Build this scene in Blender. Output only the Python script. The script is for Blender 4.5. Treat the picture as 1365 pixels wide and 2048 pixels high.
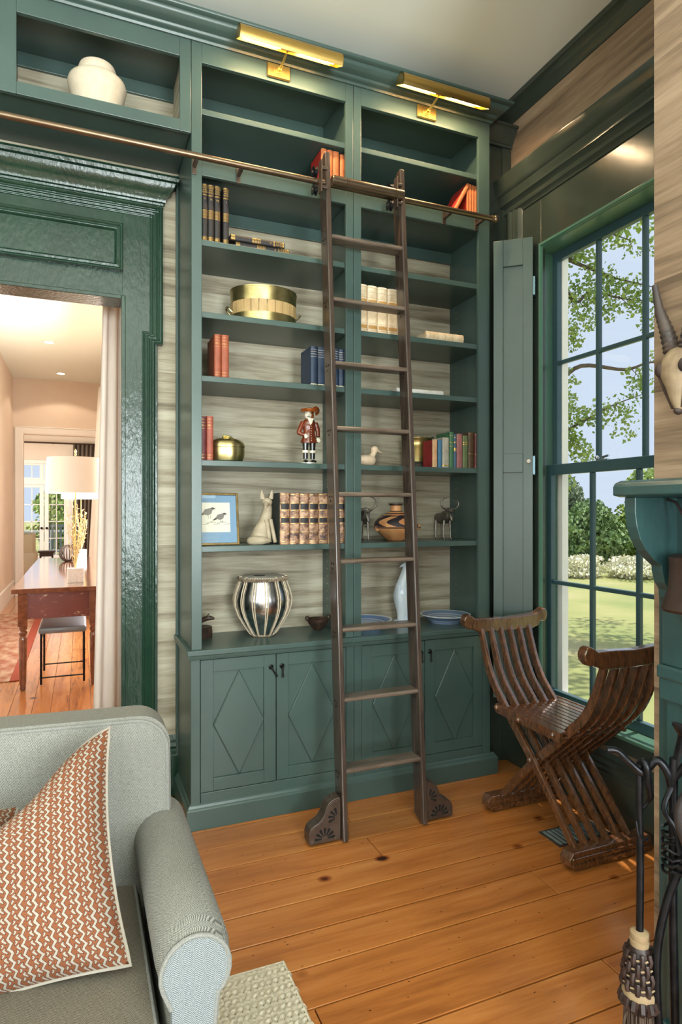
import bpy, bmesh, math, random
from mathutils import Vector, Matrix
random.seed(7)
for o in list(bpy.data.objects): bpy.data.objects.remove(o, do_unlink=True)
scn = bpy.context.scene
COL = scn.collection
PI = math.pi
sin, cos = math.sin, math.cos

# ------------------------------------------------------------------ camera
cd = bpy.data.cameras.new('camera'); cam = bpy.data.objects.new('camera', cd); COL.objects.link(cam)
cd.sensor_fit = 'HORIZONTAL'; cd.sensor_width = 36.0; cd.lens = 1263.0/1365.0*36.0
cd.shift_y = -2.8/1365.0; cd.clip_start = .02; cd.clip_end = 500
cam.location = (-.470, -2.909, 1.45)
cam.rotation_euler = (PI/2, 0, -math.radians(22.506))
scn.camera = cam
# ------------------------------------------------------------------ world, sun, window and fill lamps, exposure
w = bpy.data.worlds.new('sky'); scn.world = w; w.use_nodes = True
bg = w.node_tree.nodes['Background']; bg.inputs[0].default_value = (.68, .80, .97, 1); bg.inputs[1].default_value = .64
sd = bpy.data.lights.new('sun', 'SUN'); sd.energy = 3.3; sd.angle = math.radians(.6); sd.color = (1, .93, .82)
so = bpy.data.objects.new('sun', sd); COL.objects.link(so)
so.rotation_euler = Vector((.155, .02, 1.0)).to_track_quat('Z', 'Y').to_euler()
def area(name, loc, target, sx, sy, watts, col=(1, 1, 1)):
    l = bpy.data.lights.new(name, 'AREA'); l.shape = 'RECTANGLE'; l.size = sx; l.size_y = sy; l.energy = watts; l.color = col
    o = bpy.data.objects.new(name, l); COL.objects.link(o); o.location = loc
    o.rotation_euler = (Vector(loc)-Vector(target)).to_track_quat('Z', 'Y').to_euler()
    return o
DAY = (.88, .97, .98)
area('fill_rear_window_a', (-2.3, -6.40, 1.75), (-2.3, 0, 7), 1.25, 2.4, 125, DAY)  # added fill lamps at unseen rear windows, tipped up to brighten the ceiling
area('fill_rear_window_b', (.35, -6.40, 1.75), (.35, 0, 7), 1.25, 2.4, 200, DAY)
area('fill_side_window', (1.80, -5.0, 1.75), (-2, -4.0, 4.6), 1.25, 2.4, 300, DAY)  # added fill from an unseen side window, also tipped up
area('fill_left_window', (-3.55, -3.6, 1.75), (2, -2.6, 3.2), 1.4, 2.4, 40, DAY)  # added weak fill, unseen left window
area('daylight_hall_window', (-.03, 4.3, 1.75), (-2, 4.2, 1.3), 2.5, 2.3, 135, (1, .95, .90))
area('fill_far_room', (-3.2, 12.2, 2.2), (0, 12.2, 1.0), 2.0, 2.0, 120, (1, .97, .92))  # added fill lamp inside the far room
scn.view_settings.view_transform = 'Standard'; scn.view_settings.look = 'None'
scn.view_settings.exposure = 0.68; scn.view_settings.gamma = 1.0; scn.view_settings.use_curve_mapping = False

# ------------------------------------------------------------------ materials
def lin(c):
    return tuple(((v/255)/12.92 if v/255 <= .04045 else (((v/255)+.055)/1.055)**2.4) for v in c)
def rgba(c): return lin(c)+(1,)
class N:
    """small node-tree helper"""
    def __init__(s, name):
        s.m = bpy.data.materials.new(name); s.m.use_nodes = True; s.t = s.m.node_tree; s.b = s.t.nodes['Principled BSDF']
    def add(s, typ, **kw):
        n = s.t.nodes.new(typ)
        for k, v in kw.items(): setattr(n, k, v)
        return n
    def link(s, a, b): s.t.links.new(a, b)
    def math(s, op, a, b=None, c=None):
        n = s.add('ShaderNodeMath', operation=op)
        for i, v in enumerate((a, b, c)):
            if v is None: continue
            if isinstance(v, (int, float)): n.inputs[i].default_value = v
            else: s.link(v, n.inputs[i])
        return n.outputs[0]
    def coords(s, kind='Object', scale=(1, 1, 1), loc=(0, 0, 0), rot=(0, 0, 0)):
        tc = s.add('ShaderNodeTexCoord'); mp = s.add('ShaderNodeMapping')
        mp.inputs['Scale'].default_value = scale; mp.inputs['Location'].default_value = loc; mp.inputs['Rotation'].default_value = rot
        s.link(tc.outputs[kind], mp.inputs[0]); return mp.outputs[0]
    def noise(s, vec, scale=1, det=4, rough=.55, dist=0):
        n = s.add('ShaderNodeTexNoise'); n.inputs['Scale'].default_value = scale; n.inputs['Detail'].default_value = det
        n.inputs['Roughness'].default_value = rough; n.inputs['Distortion'].default_value = dist
        s.link(vec, n.inputs['Vector']); return n.outputs['Fac']
    def ramp(s, fac, stops):
        r = s.add('ShaderNodeValToRGB'); e = r.color_ramp.elements
        while len(e) < len(stops): e.new(.5)
        for i, (p, c) in enumerate(stops): e[i].position = p; e[i].color = rgba(c)
        s.link(fac, r.inputs[0]); return r.outputs[0]
    def mix(s, fac, a, b, blend='MIX'):
        n = s.add('ShaderNodeMix', data_type='RGBA', blend_type=blend)
        if isinstance(fac, (int, float)): n.inputs[0].default_value = fac
        else: s.link(fac, n.inputs[0])
        for i, v in ((6, a), (7, b)):
            if isinstance(v, tuple): n.inputs[i].default_value = rgba(v)
            else: s.link(v, n.inputs[i])
        return n.outputs[2]
    def bump(s, h, strength=.2, dist=.01):
        n = s.add('ShaderNodeBump'); n.inputs['Strength'].default_value = strength; n.inputs['Distance'].default_value = dist
        s.link(h, n.inputs['Height']); s.link(n.outputs[0], s.b.inputs['Normal'])
    def fin(s, col, rough=.5, metal=0, spec=.5, coat=0, coatr=.1):
        if isinstance(col, tuple): s.b.inputs['Base Color'].default_value = rgba(col)
        else: s.link(col, s.b.inputs['Base Color'])
        if isinstance(rough, (int, float)): s.b.inputs['Roughness'].default_value = rough
        else: s.link(rough, s.b.inputs['Roughness'])
        s.b.inputs['Metallic'].default_value = metal; s.b.inputs['Specular IOR Level'].default_value = spec
        s.b.inputs['Coat Weight'].default_value = coat; s.b.inputs['Coat Roughness'].default_value = coatr
        return s.m
M = {}
def mat(name, c, rough=.5, metal=0, c2=None, scale=(8, 8, 8), bump=0, bscale=None, spec=.5, coat=0, det=4, lo=.35, hi=.65):
    n = N(name)
    col = c
    if c2 or bump:
        v = n.coords('Object', scale); f = n.noise(v, 1, det)
        if c2: col = n.ramp(f, [(lo, c), (hi, c2)])
        if bump: n.bump(n.noise(n.coords('Object', bscale or scale), 1, det), bump, .004)
    M[name] = n.fin(col, rough, metal, spec, coat); return M[name]
# paint
mat('green_paint', (64, 83, 79), .31, c2=(69, 89, 84), scale=(3, 3, 3), bump=.05, bscale=(90, 90, 25))
mat('green_gloss', (25, 50, 39), .2, c2=(32, 60, 46), scale=(5, 5, 3), bump=.6, bscale=(55, 55, 24), spec=.5)
mat('dark_gloss', (54, 62, 55), .18, c2=(60, 68, 60), scale=(3, 3, 3), bump=.08, bscale=(30, 30, 20), spec=.55)
mat('window_paint', (84, 118, 102), .28, c2=(80, 120, 104), scale=(4, 4, 4))
mat('mantel_paint', (44, 74, 74), .28, c2=(36, 62, 64), scale=(9, 9, 9), bump=.25, bscale=(40, 40, 14))
mat('ceiling_white', (236, 240, 230), .8)
mat('white_trim', (236, 230, 222), .45)
mat('hall_wall', (226, 208, 190), .7, c2=(222, 203, 184), scale=(2, 2, 2))
mat('ext_white', (240, 238, 232), .6)
mat('black_metal', (22, 23, 26), .34, .7, c2=(40, 40, 44), scale=(30, 30, 30), bump=.1, bscale=(60, 60, 60))
mat('dark_bronze', (84, 70, 62), .42, .6, c2=(98, 84, 74), scale=(25, 25, 25))
mat('bronze_rail', (124, 106, 86), .28, .85, c2=(108, 92, 74), scale=(12, 40, 40))
mat('brass', (214, 196, 132), .30, .95, c2=(196, 178, 116), scale=(30, 30, 30))
mat('brass_satin', (206, 172, 98), .34, 1, c2=(190, 158, 92), scale=(6, 60, 60))
mat('brass_old', (204, 188, 136), .28, .95, c2=(170, 156, 104), scale=(22, 22, 22))
mat('silver_metal', (206, 208, 210), .22, 1, c2=(170, 172, 176), scale=(40, 40, 40), bump=.12, bscale=(90, 90, 90))
mat('pewter', (128, 122, 112), .4, .8, c2=(104, 98, 90), scale=(50, 50, 50), bump=.2, bscale=(120, 120, 120))
mat('ladder_wood', (78, 64, 55), .26, 0, c2=(58, 48, 42), scale=(60, 60, 4), bump=.08, bscale=(90, 90, 8), coat=.2)
mat('tread_wood', (116, 102, 90), .32, 0, c2=(84, 72, 62), scale=(6, 60, 60), bump=.12, bscale=(10, 90, 90))
mat('chair_wood', (112, 72, 44), .24, 0, c2=(66, 41, 25), scale=(95, 60, 22), bump=.35, bscale=(80, 50, 26), coat=.9, spec=.8, lo=.3, hi=.7)
mat('table_wood', (132, 78, 50), .14, 0, c2=(104, 60, 40), scale=(20, 4, 20), coat=1.0)
n = N('worn_apron'); v = n.coords('Object', (14, 14, 40)); f = n.noise(v, 1, 6, .7)
M['worn_apron'] = n.fin(n.ramp(f, [(.50, (112, 52, 40)), (.60, (118, 60, 46)), (.66, (206, 176, 148))]), .5)
mat('ivory_ceramic', (212, 200, 178), .7, c2=(204, 190, 168), scale=(30, 30, 30), bump=.12, bscale=(70, 70, 70))
mat('white_porcelain', (226, 234, 240), .12, c2=(206, 220, 232), scale=(22, 22, 10), bump=.5, bscale=(50, 50, 16))
mat('carved_stone', (180, 166, 142), .6, c2=(158, 143, 118), scale=(20, 20, 30))
mat('stave_wood', (192, 162, 112), .5, c2=(172, 142, 94), scale=(30, 30, 12)); mat('duck_wood', (232, 208, 178), .55, c2=(216, 188, 156), scale=(14, 14, 14))
mat('dark_wood', (70, 50, 38), .45, c2=(40, 28, 22), scale=(40, 40, 40), bump=.3, bscale=(70, 70, 70))
mat('gold_leaf', (206, 166, 92), .35, .8)
mat('pages', (222, 206, 178), .8, c2=(206, 188, 158), scale=(300, 4, 4))
mat('cord', (206, 190, 166), .8, c2=(186, 168, 142), scale=(80, 80, 80))
mat('rope_dark', (150, 132, 110), .8, c2=(96, 82, 66), scale=(60, 60, 60))
mat('skin_head', (196, 190, 178), .6, c2=(178, 172, 160), scale=(14, 14, 14))
mat('black_paste', (50, 50, 52), .6)
mat('leather_brown', (52, 37, 32), .42, c2=(42, 29, 25), scale=(30, 30, 30), bump=.15, bscale=(90, 90, 90))
mat('leather_black', (34, 30, 32), .4, c2=(46, 40, 40), scale=(60, 60, 60), bump=.25, bscale=(160, 160, 160))
mat('straw', (150, 127, 96), .7)
mat('bristle', (92, 72, 58), .7, c2=(64, 50, 42), scale=(200, 200, 6))
mat('broom_wrap', (56, 40, 36), .4, c2=(38, 28, 26), scale=(60, 60, 60))
mat('bone', (160, 140, 112), .65, c2=(124, 104, 82), scale=(26, 26, 26), bump=.3, bscale=(60, 60, 60))
mat('bone_dark', (66, 50, 42), .6, c2=(44, 34, 32), scale=(30, 30, 30))
mat('horn', (74, 62, 56), .45, c2=(48, 42, 42), scale=(20, 20, 20), bump=.2, bscale=(50, 50, 50))
mat('linen_shade', (246, 240, 230), .9)
mat('drape', (222, 208, 198), .85, c2=(214, 200, 190), scale=(50, 50, 6))
mat('drape_white', (244, 240, 234), .85)
mat('drape_brown', (104, 90, 78), .85)
mat('stool_leather', (120, 124, 130), .35)
mat('marble', (236, 232, 226), .4, c2=(216, 210, 204), scale=(60, 60, 60))
mat('gilt_branch', (206, 186, 140), .4, .5)
mat('armchair_beige', (196, 176, 146), .8)
mat('grey_paint', (120, 134, 136), .5)
mat('rug_oriental', (150, 86, 60), .9, c2=(186, 158, 132), scale=(9, 5, 9))
mat('rug_border', (150, 64, 40), .9)
mat('picture_mat', (112, 150, 182), .8)
mat('picture_paper', (226, 222, 206), .8)
mat('ink', (40, 40, 42), .8); mat('void_black', (8, 8, 8), .9)
mat('ink_grey', (118, 116, 112), .8)
mat('knob_white', (226, 218, 206), .25)
mat('steel', (190, 196, 200), .25, 1)
mat('steel_hinge', (96, 118, 128), .3, .9)
mat('glaze_coat', (90, 34, 18), .1, c2=(122, 52, 24), scale=(30, 30, 20), coat=.6)
mat('glaze_hat', (150, 82, 30), .1, c2=(120, 56, 22), scale=(40, 40, 40), coat=.6)
mat('glaze_white', (226, 218, 200), .12, coat=.5)
mat('glaze_black', (26, 24, 26), .1, coat=.6)
mat('sash_paint', (58, 86, 92), .28, c2=(54, 80, 88), scale=(4, 4, 4))
# glass
n = N('glass'); n.b.inputs['Base Color'].default_value = (1, 1, 1, 1)
tr = n.add('ShaderNodeBsdfTransparent'); gl = n.add('ShaderNodeBsdfGlossy'); gl.inputs['Roughness'].default_value = .02
mx = n.add('ShaderNodeMixShader'); mx.inputs[0].default_value = .045
n.link(tr.outputs[0], mx.inputs[1]); n.link(gl.outputs[0], mx.inputs[2]); n.link(mx.outputs[0], n.t.nodes['Material Output'].inputs[0]); M['glass'] = n.m
# emitters
def emit(name, c, s):
    n = N(name); n.b.inputs['Base Color'].default_value = rgba(c); n.b.inputs['Emission Color'].default_value = rgba(c); n.b.inputs['Emission Strength'].default_value = s
    M[name] = n.m
emit('bulb_warm', (255, 206, 140), 26); emit('downlight', (255, 236, 208), 9)
# wood-veneer wallpaper: horizontal strips with streaky grain (works on walls facing either way)
def wallpaper(name, dark, mid, light):
    n = N(name); tc = n.add('ShaderNodeTexCoord'); sp = n.add('ShaderNodeSeparateXYZ'); n.link(tc.outputs['Object'], sp.inputs[0])
    row = n.math('FLOOR', n.math('DIVIDE', sp.outputs[2], .098))
    wn = n.add('ShaderNodeTexWhiteNoise', noise_dimensions='1D'); n.link(row, wn.inputs['W'])
    cb = n.add('ShaderNodeCombineXYZ'); n.link(n.math('MULTIPLY', sp.outputs[0], 1.5), cb.inputs[0]); n.link(n.math('MULTIPLY', sp.outputs[1], 1.5), cb.inputs[1])
    n.link(n.math('ADD', n.math('MULTIPLY', sp.outputs[2], 19), n.math('MULTIPLY', wn.outputs[0], 40)), cb.inputs[2])
    f1 = n.noise(cb.outputs[0], 1, 5, .62, .4)
    cb2 = n.add('ShaderNodeCombineXYZ'); n.link(n.math('MULTIPLY', sp.outputs[0], 7), cb2.inputs[0]); n.link(n.math('MULTIPLY', sp.outputs[1], 7), cb2.inputs[1]); n.link(n.math('MULTIPLY', sp.outputs[2], 170), cb2.inputs[2])
    f2 = n.noise(cb2.outputs[0], 1, 3, .6)
    f = n.math('ADD', n.math('ADD', n.math('MULTIPLY', f1, .82), n.math('MULTIPLY', f2, .24)), n.math('MULTIPLY', n.math('SUBTRACT', wn.outputs[0], .5), .16))
    col = n.ramp(f, [(.33, dark), (.51, mid), (.70, light)])
    n.bump(f2, .15, .003); M[name] = n.fin(col, .62)
wallpaper('wallpaper', (112, 101, 82), (162, 152, 130), (192, 185, 165))
wallpaper('wallpaper_warm_lit', (94, 77, 60), (134, 112, 90), (162, 139, 115))  # same paper again, with the warm light on it put into the colour
# pine floorboards
def pine(name, axis, dark, mid, light):
    n = N(name); oi = n.add('ShaderNodeObjectInfo'); tc = n.add('ShaderNodeTexCoord')
    mp = n.add('ShaderNodeMapping'); mp.inputs['Scale'].default_value = (1.3, 17, 17) if axis == 'X' else (17, 1.3, 17)
    n.link(tc.outputs['Object'], mp.inputs[0])
    ad = n.add('ShaderNodeVectorMath', operation='ADD'); n.link(mp.outputs[0], ad.inputs[0])
    cb = n.add('ShaderNodeCombineXYZ'); n.link(n.math('MULTIPLY', oi.outputs['Random'], 57), cb.inputs[0]); n.link(n.math('MULTIPLY', oi.outputs['Random'], 91), cb.inputs[1]); n.link(cb.outputs[0], ad.inputs[1])
    f = n.noise(ad.outputs[0], 1, 5, .6, .7)
    g = n.noise(ad.outputs[0], 6, 3, .6)
    s = n.math('ADD', n.math('ADD', n.math('MULTIPLY', f, .8), n.math('MULTIPLY', g, .2)), n.math('MULTIPLY', n.math('SUBTRACT', oi.outputs['Random'], .5), .10))
    col = n.ramp(s, [(.22, dark), (.5, mid), (.80, light)])
    # knots and worm holes
    mp2 = n.add('ShaderNodeMapping'); mp2.inputs['Scale'].default_value = (3.6, 5, 5) if axis == 'X' else (5, 3.6, 5); n.link(tc.outputs['Object'], mp2.inputs[0])
    vo = n.add('ShaderNodeTexVoronoi'); vo.inputs['Scale'].default_value = 1; n.link(mp2.outputs[0], vo.inputs['Vector'])
    spc = n.add('ShaderNodeSeparateColor'); n.link(vo.outputs['Color'], spc.inputs[0])
    kd = n.math('ADD', n.math('ADD', vo.outputs['Distance'], n.math('MULTIPLY', n.math('SUBTRACT', f, .5), .06)), n.math('MULTIPLY', n.math('LESS_THAN', spc.outputs[0], .55), .5))
    k = n.ramp(kd, [(.03, (48, 28, 16)), (.075, (84, 50, 28)), (.09, (150, 104, 66)), (.15, (255, 255, 255))])
    mp3 = n.add('ShaderNodeMapping'); mp3.inputs['Scale'].default_value = (26, 70, 70) if axis == 'X' else (70, 26, 70); n.link(tc.outputs['Object'], mp3.inputs[0])
    vo2 = n.add('ShaderNodeTexVoronoi'); vo2.inputs['Scale'].default_value = .55; n.link(mp3.outputs[0], vo2.inputs['Vector'])
    k2 = n.ramp(vo2.outputs['Distance'], [(.045, (80, 48, 28)), (.07, (255, 255, 255))])
    col = n.mix(1.0, n.mix(1.0, col, k, 'MULTIPLY'), k2, 'MULTIPLY')
    n.bump(g, .12, .002); M[name] = n.fin(col, .22, 0, .5, .5, .16)
pine('pine_boards', 'X', (132, 76, 34), (174, 108, 52), (196, 134, 74))
pine('pine_boards_hall', 'Y', (128, 70, 34), (190, 122, 62), (214, 150, 90))
# herringbone upholstery; q picks the column direction
def herring(name, q, a=(86, 87, 84), b=(152, 151, 143)):
    n = N(name); tc = n.add('ShaderNodeTexCoord'); sp = n.add('ShaderNodeSeparateXYZ'); n.link(tc.outputs['Object'], sp.inputs[0])
    x, y, z = sp.outputs
    Q, Pp = {'x': (x, n.math('ADD', z, y)), 'y': (y, n.math('ADD', x, z)), 'f': (x, z)}[q]
    tri = n.math('PINGPONG', Q, .011)
    s = n.math('SINE', n.math('MULTIPLY', n.math('ADD', Pp, n.math('MULTIPLY', tri, .85)), 2*PI/.0042))
    nz = n.noise(n.coords('Object', (420, 420, 420)), 1, 2)
    f = n.math('ADD', n.math('MULTIPLY', s, .30), nz)
    col = n.ramp(f, [(.25, a), (.75, b)])
    n.bump(f, .35, .0012); M[name] = n.fin(col, .92, 0, .2)
herring('weave_back', 'x'); herring('weave_arm', 'y'); herring('weave_front_bluelit', 'f', (84, 90, 94), (152, 157, 158)); herring('weave_seat', 'x', (80, 74, 65), (130, 123, 109))  # arm fronts: same cloth, the bluish light on them put into the colour
mat('welt', (134, 134, 128), .9, c2=(112, 112, 108), scale=(300, 300, 300))
# printed cushion (zigzags and dots), laid out in the cushion's own UVs
n = N('cushion_print'); tc = n.add('ShaderNodeTexCoord'); sp = n.add('ShaderNodeSeparateXYZ'); n.link(tc.outputs['UV'], sp.inputs[0])
nz = n.noise(n.coords('UV', (40, 40, 40)), 1, 2)
u = n.math('ADD', n.math('MULTIPLY', sp.outputs[0], 20), n.math('MULTIPLY', n.math('SUBTRACT', nz, .5), .22)); vv = n.math('MULTIPLY', sp.outputs[1], 27)
zz = n.math('MULTIPLY', n.math('PINGPONG', vv, .5), .55)
d = n.math('ABSOLUTE', n.math('SUBTRACT', n.math('FRACT', n.math('ADD', u, zz)), .5))
line = n.math('LESS_THAN', d, .10)
def dots(cu, ou, ov, ru, rv, k=1.0):
    a = n.math('SUBTRACT', n.math('FRACT', n.math('ADD', u, zz)), cu)
    b = n.math('SUBTRACT', n.math('FRACT', n.math('ADD', n.math('MULTIPLY', vv, k), ov)), .5)
    r = n.math('ADD', n.math('POWER', n.math('DIVIDE', a, ru), 2), n.math('POWER', n.math('DIVIDE', b, rv), 2))
    return n.math('LESS_THAN', r, 1)
dd = n.math('MAXIMUM', dots(.15, 0, .1, .095, .30), dots(.86, 0, .55, .075, .20))
cream = n.math('MAXIMUM', line, dd)
edge = n.math('MAXIMUM', n.math('LESS_THAN', d, .15), n.math('MAXIMUM', dots(.15, 0, .1, .13, .40), dots(.86, 0, .55, .11, .29)))
base = n.mix(edge, (120, 70, 43), (76, 49, 38))
n.bump(n.noise(n.coords('UV', (500, 500, 500)), 1, 2), .15, .001)
M['cushion_print'] = n.fin(n.mix(cream, base, (152, 144, 132)), .85, 0, .3)
mat('cushion_piping', (150, 142, 130), .85)
# jute braid
mat('jute', (206, 198, 178), .9, c2=(178, 168, 146), scale=(60, 160, 60), bump=.3, bscale=(60, 300, 60))
mat('jute_base', (74, 62, 48), .95)
# painted earthenware
n = N('painted_pot'); tc = n.add('ShaderNodeTexCoord'); sp = n.add('ShaderNodeSeparateXYZ'); n.link(tc.outputs['Object'], sp.inputs[0]); x, y, z = sp.outputs
ang = n.math('ARCTAN2', y, x)
sw = n.math('SINE', n.math('ADD', n.math('MULTIPLY', ang, 6), n.math('MULTIPLY', n.math('SINE', n.math('MULTIPLY', z, 75)), 2.2)))
band = n.math('MULTIPLY', n.math('GREATER_THAN', z, .078), n.math('LESS_THAN', z, .140))
blk = n.math('MULTIPLY', n.math('GREATER_THAN', sw, -.15), band)
ln = n.math('MULTIPLY', n.math('GREATER_THAN', n.math('SINE', n.math('MULTIPLY', z, 520)), .45), n.math('MULTIPLY', n.math('GREATER_THAN', z, .132), n.math('LESS_THAN', z, .165)))
ln2 = n.math('MULTIPLY', n.math('GREATER_THAN', z, .070), n.math('LESS_THAN', z, .076))
top = n.math('GREATER_THAN', z, .193)
k = n.math('MINIMUM', n.math('ADD', n.math('ADD', blk, ln), n.math('ADD', ln2, top)), 1)
M['painted_pot'] = n.fin(n.mix(k, n.ramp(n.noise(n.coords('Object', (20, 20, 20))), [(.3, (186, 120, 74)), (.7, (214, 160, 108))]), (46, 38, 42)), .4)
# blue-and-white plate, rings by radius
def plate_mat(name, a, b, c):
    n = N(name); tc = n.add('ShaderNodeTexCoord'); sp = n.add('ShaderNodeSeparateXYZ'); n.link(tc.outputs['Object'], sp.inputs[0])
    r = n.math('SQRT', n.math('ADD', n.math('POWER', sp.outputs[0], 2), n.math('POWER', sp.outputs[1], 2)))
    M[name] = n.fin(n.ramp(n.math('DIVIDE', r, .15), [(.30, b), (.42, c), (.50, b), (.62, a), (.70, b), (.72, a), (.88, a), (.93, (232, 234, 236))]), .15)
plate_mat('plate_blue', (112, 134, 168), (186, 196, 210), (70, 96, 140)); plate_mat('plate_pale', (110, 146, 204), (214, 222, 234), (150, 176, 214))
# old leather spines
n = N('old_leather'); oi = n.add('ShaderNodeObjectInfo'); v = n.coords('Object', (26, 26, 30)); ad = n.add('ShaderNodeVectorMath', operation='ADD'); n.link(v, ad.inputs[0])
cb = n.add('ShaderNodeCombineXYZ'); n.link(n.math('MULTIPLY', oi.outputs['Random'], 33), cb.inputs[0]); n.link(cb.outputs[0], ad.inputs[1])
f = n.noise(ad.outputs[0], 1, 5, .7)
M['old_leather'] = n.fin(n.ramp(f, [(.38, (66, 52, 50)), (.48, (140, 102, 80)), (.60, (192, 156, 126))]), .5)
mat('vellum', (228, 210, 182), .5, c2=(204, 180, 146), scale=(40, 40, 30))
mat('vellum_tool', (176, 132, 72), .5)
# outdoors
n = N('lawn'); v = n.coords('Object', (.35, .35, .35)); f = n.noise(v, 1, 4); g = n.noise(n.coords('Object', (9, 9, 9)), 1, 4)
M['lawn'] = n.fin(n.mix(n.math('MULTIPLY', g, .6), n.ramp(f, [(.38, (128, 140, 84)), (.56, (160, 158, 104)), (.68, (180, 166, 132))]), (152, 162, 96)), .9)
for nm, c, c2 in (('leaf_light', (132, 160, 76), (168, 188, 104)), ('leaf_mid', (100, 132, 80), (136, 162, 104)), ('leaf_dark', (84, 108, 84), (120, 140, 112)), ('leaf_grey', (124, 142, 116), (160, 172, 144)), ('bloom_white', (236, 234, 214), (214, 214, 176))):
    n = N(nm); M[nm] = n.fin(n.ramp(n.noise(n.coords('Object', (1.7, 1.7, 1.7)), 1, 3), [(.35, c), (.65, c2)]), .7)
    n.b.inputs['Transmission Weight'].default_value = 0
mat('bark', (120, 104, 88), .9, c2=(92, 78, 66), scale=(6, 6, 6))
mat('gravel', (196, 190, 180), .9)

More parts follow.
